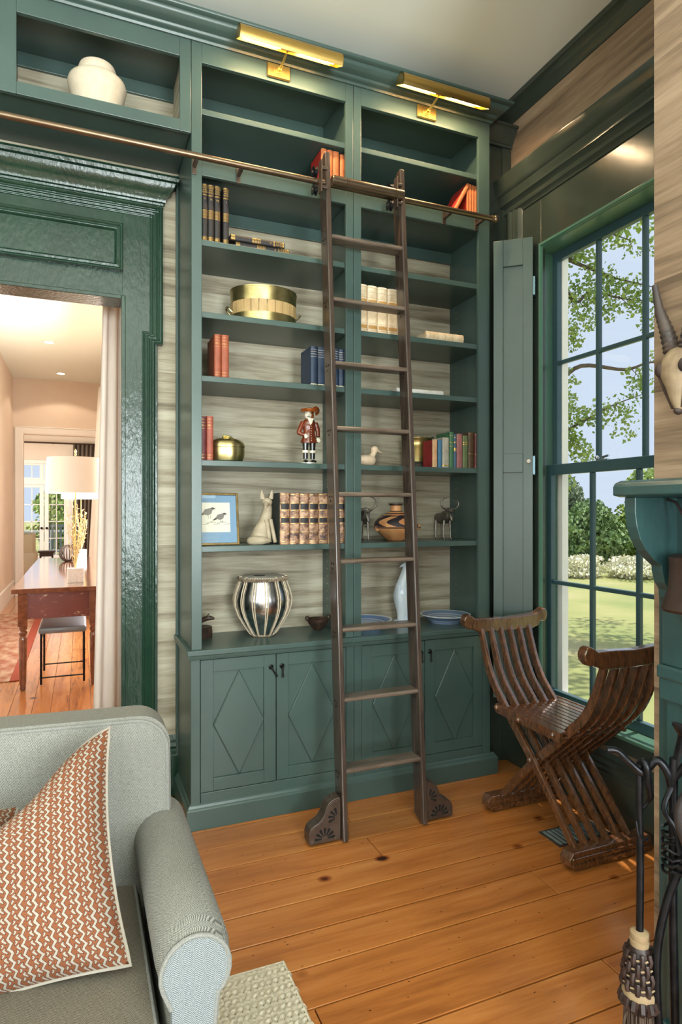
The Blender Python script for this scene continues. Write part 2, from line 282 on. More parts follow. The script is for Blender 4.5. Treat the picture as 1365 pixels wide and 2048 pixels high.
# ------------------------------------------------------------------ mesh helpers
def world_loc(o):
    v = Vector((0, 0, 0))
    while o is not None: v += Vector(o.location); o = o.parent
    return v
class B:
    """collects geometry; build() makes it ONE mesh object"""
    def __init__(s): s.v = []; s.f = []; s.uv = None; s.mi = []; s.cur = 0
    def add(s, vs, fs):
        k = len(s.v); s.v += [tuple(p) for p in vs]; s.f += [tuple(i+k for i in f) for f in fs]; s.mi += [s.cur]*len(fs); return s
    def box(s, x0, x1, y0, y1, z0, z1):
        return s.add([(x0, y0, z0), (x1, y0, z0), (x1, y1, z0), (x0, y1, z0), (x0, y0, z1), (x1, y0, z1), (x1, y1, z1), (x0, y1, z1)],
                     [(0, 3, 2, 1), (4, 5, 6, 7), (0, 1, 5, 4), (1, 2, 6, 5), (2, 3, 7, 6), (3, 0, 4, 7)])
    def prism(s, poly, axis, a0, a1):
        """poly in the two other axes (order x,y,z without axis)"""
        n = len(poly)
        def mk(p, a): return {'X': (a, p[0], p[1]), 'Y': (p[0], a, p[1]), 'Z': (p[0], p[1], a)}[axis]
        vs = [mk(p, a0) for p in poly]+[mk(p, a1) for p in poly]
        return s.add(vs, [tuple(range(n))[::-1], tuple(range(n, 2*n))]+[(i, (i+1) % n, n+(i+1) % n, n+i) for i in range(n)])
    def lathe(s, prof, n=24, c=(0, 0, 0), axis='Z', cap=True):
        vs = []; fs = []
        def mk(r, a, h):
            p = (r*cos(a), r*sin(a), h)
            p = {'Z': p, 'X': (p[2], p[0], p[1]), 'Y': (p[0], p[2], p[1])}[axis]
            return (p[0]+c[0], p[1]+c[1], p[2]+c[2])
        for r, h in prof:
            for i in range(n): vs.append(mk(r, 2*PI*i/n, h))
        m = len(prof)
        for j in range(m-1):
            for i in range(n): fs.append((j*n+i, j*n+(i+1) % n, (j+1)*n+(i+1) % n, (j+1)*n+i))
        if cap: fs += [tuple(range(n))[::-1], tuple(range((m-1)*n, m*n))]
        return s.add(vs, fs)
    def tube(s, path, r, n=8, cap=True, flat=1.0, up=(0, 0, 1)):
        path = [Vector(p) for p in path]; m = len(path)
        rs = r if isinstance(r, (list, tuple)) else [r]*m
        vs = []; fs = []; prev = None
        for i, p in enumerate(path):
            t = (path[min(i+1, m-1)]-path[max(i-1, 0)])
            t = t.normalized() if t.length > 1e-9 else Vector((0, 0, 1))
            if prev is None:
                ref = Vector(up) if abs(t.dot(Vector(up))) < .95 else Vector((1, 0, 0))
                a = t.cross(ref).normalized()
            else:
                a = (prev-t*prev.dot(t)); a = a.normalized() if a.length > 1e-6 else t.orthogonal().normalized()
            prev = a; b = t.cross(a)
            for k in range(n):
                q = 2*PI*k/n; vs.append(p+a*(rs[i]*cos(q))+b*(rs[i]*flat*sin(q)))
        for j in range(m-1):
            for k in range(n): fs.append((j*n+k, j*n+(k+1) % n, (j+1)*n+(k+1) % n, (j+1)*n+k))
        if cap: fs += [tuple(range(n))[::-1], tuple(range((m-1)*n, m*n))]
        return s.add(vs, fs)
    def loft(s, rings, n=14, cap=True):
        """rings: (centre, rx, ry, axis_x, axis_y)"""
        vs = []; fs = []
        for c, rx, ry, ax, ay in rings:
            c = Vector(c); ax = Vector(ax).normalized(); ay = Vector(ay).normalized()
            for k in range(n):
                q = 2*PI*k/n; vs.append(c+ax*(rx*cos(q))+ay*(ry*sin(q)))
        m = len(rings)
        for j in range(m-1):
            for k in range(n): fs.append((j*n+k, j*n+(k+1) % n, (j+1)*n+(k+1) % n, (j+1)*n+k))
        if cap: fs += [tuple(range(n))[::-1], tuple(range((m-1)*n, m*n))]
        return s.add(vs, fs)
    def ball(s, c, r, n=10, m=7, sc=(1, 1, 1)):
        prof = []
        for j in range(m+1):
            a = -PI/2+PI*j/m; prof.append((max(cos(a), 1e-3), sin(a)))
        vs = []; fs = []
        for pr, ph in prof:
            for i in range(n): vs.append((c[0]+r*sc[0]*pr*cos(2*PI*i/n), c[1]+r*sc[1]*pr*sin(2*PI*i/n), c[2]+r*sc[2]*ph))
        for j in range(m):
            for i in range(n): fs.append((j*n+i, j*n+(i+1) % n, (j+1)*n+(i+1) % n, (j+1)*n+i))
        return s.add(vs, fs)
    def sweep(s, path, prof, mp, closed=False):
        """profile (o,h) along a 2D polyline with mitres; o = to the right of travel, h = out of plane; mp(a,b,h)->xyz"""
        m = len(path); vs = []; k = len(prof); fs = []
        for i in range(m):
            p = path[i]
            def dirn(a, b):
                d = (b[0]-a[0], b[1]-a[1]); l = math.hypot(*d); return (d[0]/l, d[1]/l)
            d0 = dirn(path[i-1], p) if (i > 0 or closed) else None
            d1 = dirn(p, path[(i+1) % m]) if (i < m-1 or closed) else None
            if d0 is None: d0 = d1
            if d1 is None: d1 = d0
            n0 = (d0[1], -d0[0]); n1 = (d1[1], -d1[0]); den = 1+n0[0]*n1[0]+n0[1]*n1[1]
            nn = ((n0[0]+n1[0])/den, (n0[1]+n1[1])/den)
            for o, h in prof: vs.append(mp(p[0]+nn[0]*o, p[1]+nn[1]*o, h))
        for i in range(m if closed else m-1):
            j = (i+1) % m
            for q in range(k): fs.append((i*k+q, i*k+(q+1) % k, j*k+(q+1) % k, j*k+q))
        if not closed: fs += [tuple(range(k))[::-1], tuple(range((m-1)*k, m*k))]
        return s.add(vs, fs)
    def build(s, name, material, parent=None, smooth=False, bevel=0, local=False, origin=None, seg=2, sub=0):
        me = bpy.data.meshes.new(name)
        if parent is not None: off = Vector((0, 0, 0)) if local else world_loc(parent)
        elif origin is not None: off = Vector(origin)
        else:
            xs = [p[0] for p in s.v]; ys = [p[1] for p in s.v]; zs = [p[2] for p in s.v]
            off = Vector(((min(xs)+max(xs))/2, (min(ys)+max(ys))/2, min(zs)))
        me.from_pydata([(p[0]-off.x, p[1]-off.y, p[2]-off.z) for p in s.v], [], s.f)
        bm = bmesh.new(); bm.from_mesh(me); bmesh.ops.recalc_face_normals(bm, faces=bm.faces); bm.to_mesh(me); bm.free()
        mats = material if isinstance(material, (list, tuple)) else [material]
        for m_ in mats: me.materials.append(M[m_])
        if len(mats) > 1:
            for p, i in zip(me.polygons, s.mi): p.material_index = i
        if smooth:
            for p in me.polygons: p.use_smooth = True
            if smooth != 'all':
                try: me.set_sharp_from_angle(angle=math.radians(40))
                except Exception: pass
        if s.uv:
            ul = me.uv_layers.new(name='UVMap')
            for lp in me.loops: ul.data[lp.index].uv = s.uv[lp.vertex_index]
        o = bpy.data.objects.new(name, me); COL.objects.link(o)
        if parent is not None: o.parent = parent
        else: o.location = off
        if bevel:
            b = o.modifiers.new('bevel', 'BEVEL'); b.width = bevel; b.segments = seg; b.limit_method = 'ANGLE'; b.angle_limit = math.radians(35)
        if sub:
            b = o.modifiers.new('sub', 'SUBSURF'); b.levels = sub; b.render_levels = sub
        return o
def tag(o, label, cat, group=None, kind=None):
    if label: o['label'] = label
    if cat: o['category'] = cat
    if group: o['group'] = group
    if kind: o['kind'] = kind
    return o
def thing(name, label, cat, loc=(0, 0, 0), rotz=0, group=None, kind=None):
    o = bpy.data.objects.new(name, None); COL.objects.link(o); o.empty_display_size = .05
    o.location = loc; o.rotation_euler = (0, 0, rotz); return tag(o, label, cat, group, kind)
def box(name, x0, x1, y0, y1, z0, z1, m, parent=None, bevel=.002, **k): return B().box(x0, x1, y0, y1, z0, z1).build(name, m, parent, bevel=bevel, **k)
def copy_tree(o, parent=None):
    c = o.copy(); COL.objects.link(c); c.parent = parent
    for ch in list(o.children): copy_tree(ch, c)
    return c
def arc(cx, cy, r, a0, a1, n): return [(cx+r*cos(a0+(a1-a0)*i/n), cy+r*sin(a0+(a1-a0)*i/n)) for i in range(n+1)]
XY = lambda a, b, h: (a, b, h)
def smoothpath(pts, n=6):
    """Catmull-Rom through 3D points"""
    P = [Vector(p) for p in pts]; out = []
    for i in range(len(P)-1):
        p0 = P[max(i-1, 0)]; p1 = P[i]; p2 = P[i+1]; p3 = P[min(i+2, len(P)-1)]
        for k in range(n):
            t = k/n; out.append(.5*((2*p1)+(p2-p0)*t+(2*p0-5*p1+4*p2-p3)*t*t+(3*p1-p0-3*p2+p3)*t**3))
    out.append(P[-1]); return out
# ================================================================== SETTING
def struct(o, label, cat): return tag(o, label, cat, kind='structure')
CEIL = 3.80; WX = 1.86; WY = .42
# floor: a dark sub-floor carrying every board as its own piece
floor = struct(box('floor', -3.7, 1.9, -6.5, .42, -.10, -.021, 'jute_base', bevel=0), 'wide golden pine floorboards with dark seams', 'floor')
rng = random.Random(3)
fixed = {2: [-1.2], 3: [.708], 1: [-1.4, .70], 8: [.163], 6: [1.21], 5: [-.9], 4: [-1.9, 1.62], 7: [-2.2]}
for k in range(-1, 40):
    y1 = -.198-.1635*(k-2); y0 = y1-.1635
    if y0 < -6.45: break
    if y1 > .42: continue
    js = fixed.get(k, None)
    if js is None:
        js = []; x = -3.7+rng.uniform(.8, 2.6)
        while x < 1.5: js.append(x); x += rng.uniform(1.6, 2.8)
    xs = [-3.7]+js+[1.83]
    for a, b in zip(xs[:-1], xs[1:]):
        box('floorboard', a+.0018, b-.0018, y0+.0028, y1-.0028, -.021, rng.uniform(-.0015, 0), 'pine_boards', floor, bevel=.0018, seg=1)
# ceiling
struct(box('ceiling', -3.7, 2.0, -6.5, .52, CEIL, CEIL+.08, 'ceiling_white', bevel=0), 'pale plaster ceiling above the bookcase', 'ceiling')
# wall with the doorway
b = B(); b.box(-3.7, -1.40, WY, WY+.12, 0, CEIL).box(-.26, 1.9, WY, WY+.12, 0, CEIL).box(-1.40, -.26, WY, WY+.12, 2.52, CEIL)
struct(b.build('wall_back', 'wallpaper', origin=(0, 0, 0)), 'streaky wood-veneer wallpaper wall beside the green doorway', 'wall')
# window wall (opening for the window)
OY0, OY1, OZ0, OZ1 = -1.075, -.10, .40, 2.90
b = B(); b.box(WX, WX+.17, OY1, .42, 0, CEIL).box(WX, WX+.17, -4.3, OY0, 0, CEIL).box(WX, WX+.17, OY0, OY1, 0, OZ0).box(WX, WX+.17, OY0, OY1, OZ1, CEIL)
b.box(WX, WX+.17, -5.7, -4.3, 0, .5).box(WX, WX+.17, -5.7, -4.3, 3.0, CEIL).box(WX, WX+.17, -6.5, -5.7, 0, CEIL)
struct(b.build('wall_right', 'wallpaper_warm_lit', origin=(0, 0, 0)), 'streaky wood-veneer wallpaper wall above the window, coloured by warm light', 'wall')
# walls behind and left of the camera, with their window openings
b = B()
for x0, x1 in ((-3.7, -2.95), (-1.65, -.3), (1.0, 1.9)): b.box(x0, x1, -6.6, -6.5, 0, CEIL)
for x0, x1 in ((-2.95, -1.65), (-.3, 1.0)): b.box(x0, x1, -6.6, -6.5, 0, .5).box(x0, x1, -6.6, -6.5, 3.0, CEIL)
struct(b.build('wall_front', 'wallpaper', origin=(0, 0, 0)), 'wallpapered wall behind the viewer', 'wall')
b = B(); b.box(-3.8, -3.7, -2.9, .52, 0, CEIL).box(-3.8, -3.7, -6.6, -4.3, 0, CEIL).box(-3.8, -3.7, -4.3, -2.9, 0, .5).box(-3.8, -3.7, -4.3, -2.9, 3.0, CEIL)
struct(b.build('wall_left', 'wallpaper', origin=(0, 0, 0)), 'wallpapered wall left of the viewer', 'wall')
# chimney breast
BX, BY = .95, -1.67
struct(B().box(BX, WX, -3.75, BY, 0, CEIL).build('wall_chimney', 'wallpaper_warm_lit', origin=(0, 0, 0)), 'chimney breast at the right edge, wood-veneer paper coloured by warm light', 'wall')
# cornice on the window wall
cr = [(0, 3.700), (.006, 3.700), (.010, 3.712), (.018, 3.720), (.024, 3.745), (.042, 3.768), (.058, 3.776), (.062, 3.800), (0, 3.800)]
b = B().sweep([(WX, -4.2), (WX, .42)][::-1], [(o, z) for o, z in cr], XY)
struct(b.build('trim_1', 'dark_gloss', origin=(0, 0, 0), smooth=True), 'dark cornice moulding between window wall and ceiling', 'cornice')
# baseboards
bp = [(0, 0), (.030, 0), (.030, .200), (.026, .206), (.026, .222), (.018, .232), (.020, .246), (.012, .262), (.012, .276), (.005, .290), (0, .300)]
b = B().sweep([(WX, .12), (WX, -1.66)], bp, XY)
struct(b.build('baseboard_right', 'dark_gloss', origin=(0, 0, 0)), 'tall dark glossy baseboard under the window', 'baseboard')
b = B().sweep([(-.118, WY), (0.0, WY)], bp, XY)
struct(b.build('baseboard_back', 'green_gloss', origin=(0, 0, 0)), 'short dark green baseboard between doorway and bookcase', 'baseboard')

# ------------------------------------------------------------------ doorway
door = thing('door_1', 'glossy dark green doorway surround with eared casing and overdoor panel', 'doorway', (-.815, WY, 0), kind='structure')
XZ = lambda d: (lambda a, c, h: (a, d-h, c))
JX0, JX1, JT = -1.351, -.279, 2.497
B().box(JX1, JX1+.02, WY-.03, WY+.13, 0, JT+.02).build('jamb', 'green_gloss', door, bevel=.003)
B().box(JX0-.02, JX0, WY-.03, WY+.13, 0, JT+.02).build('jamb', 'green_gloss', door, bevel=.003)
B().box(JX0, JX1, WY-.03, WY+.13, JT, JT+.02).build('head_jamb', 'green_gloss', door, bevel=.003)
# flat casing boards
for x0, x1, nm in ((JX1+.004, -.105, 'casing_board'), (2*-.815+.105, JX0-.004, 'casing_board')):
    B().box(x0, x1, WY-.026, WY, 0, 3.0).build(nm, 'green_gloss', door, bevel=.003)
B().box(JX0-.01, JX1+.01, WY-.0245, WY, JT+.004, 3.0).build('overdoor_board', 'green_gloss', door, bevel=.002)
# stepped outer moulding with ears, right and left
mp_ = [(-.001, 0), (-.001, .046), (.010, .052), (.018, .046), (.022, .038), (.034, .042), (.040, .034), (.046, .036), (.052, .027), (.060, .030), (.066, .020), (.066, 0)]
EZ = 2.288
def case_path(sgn):
    cx = -.815
    xo, xe = .696, .733        # half widths below and at the ears
    pts = [(cx+sgn*xo, 0.0), (cx+sgn*xo, EZ), (cx+sgn*xe, EZ), (cx+sgn*xe, 2.985)]
    return pts
pr = [(-o, h) for o, h in mp_]
B().sweep(case_path(1), [(-o, h) for o, h in mp_], XZ(WY)).build('casing_moulding', 'green_gloss', door, bevel=.0015, seg=1)
B().sweep(case_path(-1), [(o, h) for o, h in mp_], XZ(WY)).build('casing_moulding', 'green_gloss', door, bevel=.0015, seg=1)
B().sweep([(-.815-.735, 2.985), (-.815+.735, 2.985)], [(o, h) for o, h in mp_], XZ(WY)).build('head_moulding', 'green_gloss', door, bevel=.0015, seg=1)
# recessed overdoor panel framed by mouldings
pm = [(0, 0), (0, .034), (.006, .038), (.012, .034), (.016, .028), (.028, .030), (.034, .024), (.040, .012), (.046, .010), (.046, 0)]
path = [(-1.358, 2.630), (-1.358, 2.862), (-.272, 2.862), (-.272, 2.630)]
B().sweep(path, [(o, h) for o, h in pm], XZ(WY-.018), closed=True).build('panel_moulding', 'green_gloss', door, bevel=.001, seg=1)
B().box(-1.32, -.31, WY-.034, WY-.02, 2.66, 2.835).build('panel', 'green_gloss', door, bevel=.002)
# cornice over the door
dc = [(0, 2.985), (.030, 2.985), (.034, 3.000), (.042, 3.004), (.046, 3.020), (.054, 3.030), (.060, 3.044), (.074, 3.056), (.082, 3.074), (.086, 3.086), (.098, 3.092), (.104, 3.106), (.100, 3.118), (.090, 3.124), (.040, 3.135), (0, 3.135)]
B().sweep([(-.815-.705, WY), (-.815-.705, WY-.001), (-.815+.705, WY-.001), (-.815+.705, WY)], dc, XY).build('cornice', 'green_gloss', door, smooth=True)

# ------------------------------------------------------------------ window
win = thing('window_1', 'tall green double-hung sash window looking over the lawn', 'window', (WX, (OY0+OY1)/2, 0), kind='structure')
PX = 1.832
B().box(PX, WX, -.175, -.03, .42, 3.14).build('surround_panel', 'dark_gloss', win, bevel=.002)
B().box(PX, WX, -1.175+.03, -1.0, .42, 3.14).build('surround_panel', 'dark_gloss', win, bevel=.002)
B().box(PX, WX, -1.0, -.175, 2.89, 3.14).build('surround_panel', 'dark_gloss', win, bevel=.002)
YZ = lambda a, c, h: (WX-h, a, c)
cp = [(0, 0), (0, .064), (.008, .070), (.020, .066), (.026, .056), (.038, .058), (.046, .064), (.058, .060), (.064, .048), (.076, .050), (.086, .040), (.096, .034), (.096, 0)]
B().sweep([(.066, .42), (.066, 3.15)], [(-o, h) for o, h in cp][::1], lambda a, c, h: (WX-h, a-.0, c)).build('casing', 'dark_gloss', win, smooth=True)
B().sweep([(-1.24, .42), (-1.24, 3.15)], [(o, h) for o, h in cp], YZ).build('casing', 'dark_gloss', win, smooth=True)
hc = [(0, 3.135), (.034, 3.135), (.038, 3.150), (.052, 3.160), (.056, 3.176), (.050, 3.186), (.062, 3.200), (.072, 3.206), (.072, 3.222), (.080, 3.236), (.084, 3.252), (.098, 3.262), (.104, 3.276), (.110, 3.310), (.118, 3.336), (.118, 3.345), (0, 3.345)]
B().sweep([(WX, .076), (WX-.001, .076), (WX-.001, -1.25), (WX, -1.25)], hc, XY).build('head_cornice', 'dark_gloss', win, smooth=True)
# bead ring around the opening, jambs, stool, apron
rb = [(0, 0), (0, .014), (.006, .020), (.014, .018), (.018, .010), (.018, 0)]
B().sweep([(-.172, .42), (-.172, 2.888), (-1.003, 2.888), (-1.003, .42)], [(-o, h) for o, h in rb], lambda a, c, h: (PX-h, a, c)).build('opening_bead', 'window_paint', win, smooth=True)
for y0, y1 in ((-.12, -.10), (OY0, OY0+.02)): B().box(PX+.002, 2.03, y0, y1, .40, 2.90).build('jamb', 'window_paint', win, bevel=.002)
B().box(PX+.002, 2.03, OY0+.02, -.12, 2.868, 2.90).build('head_jamb', 'window_paint', win, bevel=.002)
B().box(1.813, 1.93, -1.10, -.10, .402, .424).build('stool', 'window_paint', win, bevel=.006)
B().box(1.815, WX, -1.06, -.12, .345, .402).build('apron', 'dark_gloss', win, bevel=.003)
B().box(1.93, 2.10, -1.09, -.10, .36, .41).build('sill', 'ext_white', win, bevel=.004)
for y0, y1 in ((-.158, -.10), (OY0, OY0+.058)): B().box(1.992, 2.035, y0, y1, .40, 2.90).build('outer_casing', 'ext_white', win, bevel=.002)
def sash(name, x0, x1, z0, z1, rows, ztop, zbot, y0=-1.055, y1=-.122, stile=.036):
    s = B()
    s.box(x0, x1, y1-stile, y1, z0, z1).box(x0, x1, y0, y0+stile, z0, z1).box(x0, x1, y0+stile, y1-stile, z1-ztop, z1).box(x0, x1, y0+stile, y1-stile, z0, z0+zbot)
    so_ = s.build(name, 'sash_paint', win, bevel=.003)
    gy0, gy1, gz0, gz1 = y0+stile, y1-stile, z0+zbot, z1-ztop
    pw = (gy1-gy0)/3; ph = (gz1-gz0)/2; xm = (x0+x1)/2
    for i in (1, 2): B().box(x0+.004, x1-.004, gy0+pw*i-.011, gy0+pw*i+.011, gz0, gz1).build('muntin', 'sash_paint', so_, bevel=.004)
    B().box(x0+.005, x1-.005, gy0, gy1, gz0+ph-.011, gz0+ph+.011).build('muntin', 'sash_paint', so_, bevel=.004)
    for i in range(3):
        for j in range(2):
            B().box(xm-.0015, xm+.0015, gy0+pw*i+.004, gy0+pw*(i+1)-.004, gz0+ph*j+.004, gz0+ph*(j+1)-.004).build('pane', 'glass', so_)
    return so_
sash('lower_sash', 1.915, 1.948, .424, 1.700, 2, .056, .052, stile=.034)
sash('upper_sash', 1.955, 1.988, 1.650, 2.868, 2, .046, .05, stile=.036)
lk = B(); lk.box(1.925, 1.945, -.545, -.475, 1.700, 1.706).tube([(1.935, -.51, 1.706), (1.935, -.505, 1.716), (1.935, -.545, 1.722)], .006, 8).ball((1.935, -.47, 1.716), .011)
lk.build('sash_lock', 'steel', win, smooth=True)

# interior shutter: two folded leaves standing at the side of the window
A0 = Vector((1.802, -.146, 0)); A1 = Vector((1.643, -.012, 0))
dx = (A1-A0); wl = dx.length; ang = math.atan2(dx.y, dx.x)
sh = thing('window_shutter', 'green panelled folding shutter standing open between bookcase and window', 'shutter', (A0.x, A0.y, .425), ang)
def leaf(y0, y1):
    z1 = 2.502-.0
    b = B(); st = .052
    b.box(0, st, y0, y1, 0, z1).box(wl-st, wl, y0, y1, 0, z1)
    for za, zb in ((0, .10), (1.232, 1.335), (z1-.145, z1)): b.box(st, wl-st, y0, y1, za, zb)
    lf = b.build('leaf', 'green_paint', sh, bevel=.002, local=True)
    B().box(st, wl-st, y0+.001, y0+.007, .10, 1.232).build('shutter_panel', 'green_paint', lf, local=True)
    B().box(st, wl-st, y0+.001, y0+.007, 1.335, z1-.145).build('shutter_panel', 'green_paint', lf, local=True)
leaf(.0, .020); leaf(-.023, -.003)
kn = B().lathe([(.010, 0), (.010, .004), (.005, .008), (.006, .016), (.011, .022), (.010, .028), (.003, .031)], 14, (.022, .020, 1.29), axis='Y'); kn.build('knob', 'knob_white', sh, smooth=True, local=True)
for z in (.25, 1.27, 2.24):
    b = B().box(-.012, .001, -.02, .016, z-.05, z+.05).tube([(-.008, -.004, z-.055), (-.008, -.004, z+.055)], .006, 8)
    b.build('hinge', 'steel_hinge', sh, bevel=.001, local=True)
sh['label'] = 'green panelled folding shutter standing open between bookcase and window'

# ------------------------------------------------------------------ filler panel in the corner between bookcase and window wall
FY = .128
b = B().box(1.622, WX, FY, FY+.02, 0, 3.60)
fl = struct(b.build('trim_2', 'dark_gloss', origin=(1.74, FY, 0)), 'recessed dark panel filling the corner right of the bookcase', 'trim')
box('corner_strip', 1.80, WX-.001, FY-.012, FY, 0, 3.565, 'dark_gloss', fl)
fc = [(0, 3.555), (.010, 3.555), (.014, 3.566), (.010, 3.574), (.022, 3.584), (.032, 3.604), (.052, 3.624), (.058, 3.640), (.070, 3.644), (.070, 3.656), (0, 3.656)]
B().sweep([(1.63, FY-.012), (WX, FY-.012)], fc, XY).build('corner_crown', 'dark_gloss', fl, smooth=True)
# ================================================================== BUILT-IN BOOKCASE
BK = .38                 # back panel
SH = {1: 3.300, 2: 2.698, 3: 2.366, 4: 2.072, 5: 1.683, 6: 1.285}   # shelf tops
RAILZ = 3.078; TH = .027; CT = .815; TOPZ = 3.60
def bookcase(name, label, X0, X1, S0, S1, I0, I1):
    """X0..X1 outer, S0..S1 opening between stiles, I0..I1 inside faces"""
    t = thing(name, label, 'bookcase', ((X0+X1)/2, .2, CT), group='built-in bookcase units')
    box('side_panel', X0, I0, .02, .415, CT, TOPZ, 'green_paint', t); box('side_panel', I1, X1, .02, .415, CT, TOPZ, 'green_paint', t)
    box('back_panel', I0, I1, BK, BK+.012, CT, 3.02, 'wallpaper', t, bevel=0)
    box('upper_back_panel', I0, I1, BK, BK+.012, 3.02, TOPZ, 'green_paint', t, bevel=0)
    box('stile', X0, S0, 0, .02, CT, TOPZ, 'green_paint', t); box('stile', S1, X1, 0, .02, CT, TOPZ, 'green_paint', t)
    box('top_rail', S0, S1, 0, .02, 3.497, TOPZ, 'green_paint', t); box('mid_rail', S0, S1, 0, .02, 2.983, 3.072, 'green_paint', t)
    box('fixed_shelf', I0, I1, .02, BK, 3.002, RAILZ, 'green_paint', t); box('top_board', I0, I1, .02, BK, 3.575, 3.598, 'green_paint', t)
    box('back_cleat', I0, I1, BK-.016, BK, 2.937, 3.002, 'green_paint', t); box('back_cleat', I0, I1, BK-.016, BK, 3.51, 3.575, 'green_paint', t)
    for k, z in SH.items(): box('shelf', I0+.001, I1-.001, .018, BK, z-TH, z, 'green_paint', t, bevel=.0025)
    # shelf-pin holes with brass sleeves
    pins = B()
    for yy in (.045, .31):
        for xx, sg in ((I0, 1), (I1, -1)):
            for i in range(64):
                z = .93+i*.0405
                if z > 3.45 or 2.93 < z < 3.12: continue
                pins.box(xx if sg > 0 else xx-.001, xx+.001 if sg > 0 else xx, yy-.0022, yy+.0022, z-.0022, z+.0022)
    o = pins.build('pin_sleeves', 'brass', t); o['kind'] = 'stuff'
    return t
bookcase('bookcase', 'green built-in bookcase unit on the left, holding the drum and fox', 0.0, .8025, .047, .761, .025, .782)
bookcase('bookcase', 'green built-in bookcase unit on the right, beside the shutter', .8045, 1.625, .846, 1.552, .826, 1.608)
box('scribe_strip', -.014, -.001, WY-.028, WY-.002, 0, 3.16, 'green_paint')
tag(bpy.data.objects['scribe_strip'], 'thin green scribe moulding down the left edge of the bookcase', 'moulding')
# cabinet over the doorway
ov = thing('overdoor_cabinet', 'green open cabinet bridging over the doorway, holding the pale vase', 'cabinet', (-.85, .2, 3.165))
OX0, OX1 = -1.75, -.002
box('stile', -.052, OX1, 0, .02, 3.165, TOPZ, 'green_paint', ov); box('stile', -.79, -.710, 0, .02, 3.165, TOPZ, 'green_paint', ov)
box('stile', OX0, -1.45, 0, .02, 3.165, TOPZ, 'green_paint', ov)
for a, c in ((-.710, -.052), (-1.45, -.79)):
    box('top_rail', a, c, 0, .02, 3.502, TOPZ, 'green_paint', ov); box('bottom_rail', a, c, 0, .02, 3.165, 3.217, 'green_paint', ov)
    box('back_panel', a-.03, c+.03, BK, BK+.012, 3.20, TOPZ, 'wallpaper', ov, bevel=0)
    box('back_cleat', a-.03, c+.03, BK-.016, BK, 3.513, 3.58, 'green_paint', ov)
box('divider', -.765, -.735, .02, BK, 3.20, TOPZ, 'green_paint', ov); box('side_panel', -.03, OX1, .02, BK, 3.20, TOPZ, 'wallpaper', ov); box('side_panel', OX0, OX0+.02, .02, BK, 3.20, TOPZ, 'green_paint', ov)
box('bottom_board', OX0, OX1, .0205, WY-.005, 3.180, 3.205, 'green_paint', ov); box('top_board', OX0, OX1, .02, BK, 3.58, 3.60, 'green_paint', ov)
# crown along the top of bookcase and overdoor cabinet
cw = [(0, 3.585), (.008, 3.585), (.012, 3.594), (.010, 3.600), (.022, 3.604), (.028, 3.612), (.030, 3.618), (.048, 3.626), (.066, 3.640), (.074, 3.650), (.074, 3.656), (.088, 3.660), (.094, 3.668), (.094, 3.676), (0, 3.676)]
b = B().sweep([(-1.75, -.0005), (1.626, -.0005), (1.626, .11)], cw, XY)
struct(b.build('trim_3', 'green_paint', origin=(0, 0, 3.585), smooth=True), 'green crown moulding running along the top of the bookcase', 'crown moulding')
# counter
ct = B().box(-.022, 1.640, -.022, WY-.003, .790, CT)
tag(ct.build('countertop', 'green_paint', bevel=.004), 'long green painted counter ledge of the bookcase', 'countertop')
cm = B().sweep([(-.006, .40), (-.006, -.006), (1.628, -.006), (1.628, .12)], [(0, .770), (.006, .770), (.010, .780), (.012, .7895), (0, .7895)], XY)
struct(cm.build('trim_4', 'green_paint', origin=(.8, 0, .77)), 'small cove moulding below the counter ledge', 'moulding')
# base cabinets
def base(label, X0, X1, doors, group):
    t = thing('base_cabinet', label, 'cabinet', ((X0+X1)/2, .2, 0), group=group)
    box('side_panel', X0, X0+.02, .0, WY-.005, .085, .788, 'green_paint', t); box('side_panel', X1-.02, X1, .0, WY-.005, .085, .788, 'green_paint', t)
    box('carcass', X0+.02, X1-.02, .022, WY-.01, .085, .788, 'green_paint', t)
    d0, d1 = doors[0][0], doors[-1][1]
    box('stile', X0+.0005, d0-.002, -.001, .021, .085, .788, 'green_paint', t); box('stile', d1+.002, X1-.0005, -.001, .021, .085, .788, 'green_paint', t)
    box('top_rail', d0, d1, 0, .021, .768, .788, 'green_paint', t); box('bottom_rail', d0, d1, 0, .021, .085, .157, 'green_paint', t)
    for i, (a, c) in enumerate(doors):
        z0, z1 = .160, .765; fr = .058
        fb = B().box(a, a+fr, 0, .020, z0, z1).box(c-fr, c, 0, .020, z0, z1).box(a+fr, c-fr, 0, .020, z0, z0+fr).box(a+fr, c-fr, 0, .020, z1-fr, z1)
        fb.box(a+fr, c-fr, .009, .020, z0+fr, z1-fr)
        d = fb.build('door', 'green_paint', t, bevel=.0015)
        xm = (a+c)/2; zm = (z0+z1)/2; hw = (c-a)/2-fr; hh = (z1-z0)/2-fr
        dm = [(xm-hw, zm), (xm, zm-hh), (xm+hw, zm), (xm, zm+hh)]
        B().prism(dm, 'Y', -.005, .012).build('diamond_panel', 'green_paint', d, bevel=.004, seg=1)
        hx = c-.024 if i == 0 else a+.026; hz = .705
        h = B().lathe([(.0125, 0), (.0125, -.003), (.007, -.006), (.005, -.012), (.0075, -.017), (.005, -.021)], 14, (hx, 0, hz), axis='Y')
        tilt = .55 if (i == 0 and X0 < .1) else 0.0
        dr = Vector((sin(tilt), 0, -cos(tilt))); p0 = Vector((hx, -.018, hz-.003))
        h.tube([p0+dr*q for q in (0, .006, .012, .016, .022, .036, .046, .050)], [.003, .004, .003, .0042, .003, .0048, .0062, .002], 10)
        h.build('handle', 'black_metal', d, smooth=True)
    return t
base('green base cabinet with two diamond-panel doors, left under the counter', -.004, .806, [(.041, .398), (.402, .762)], 'base cabinets under the bookcase')
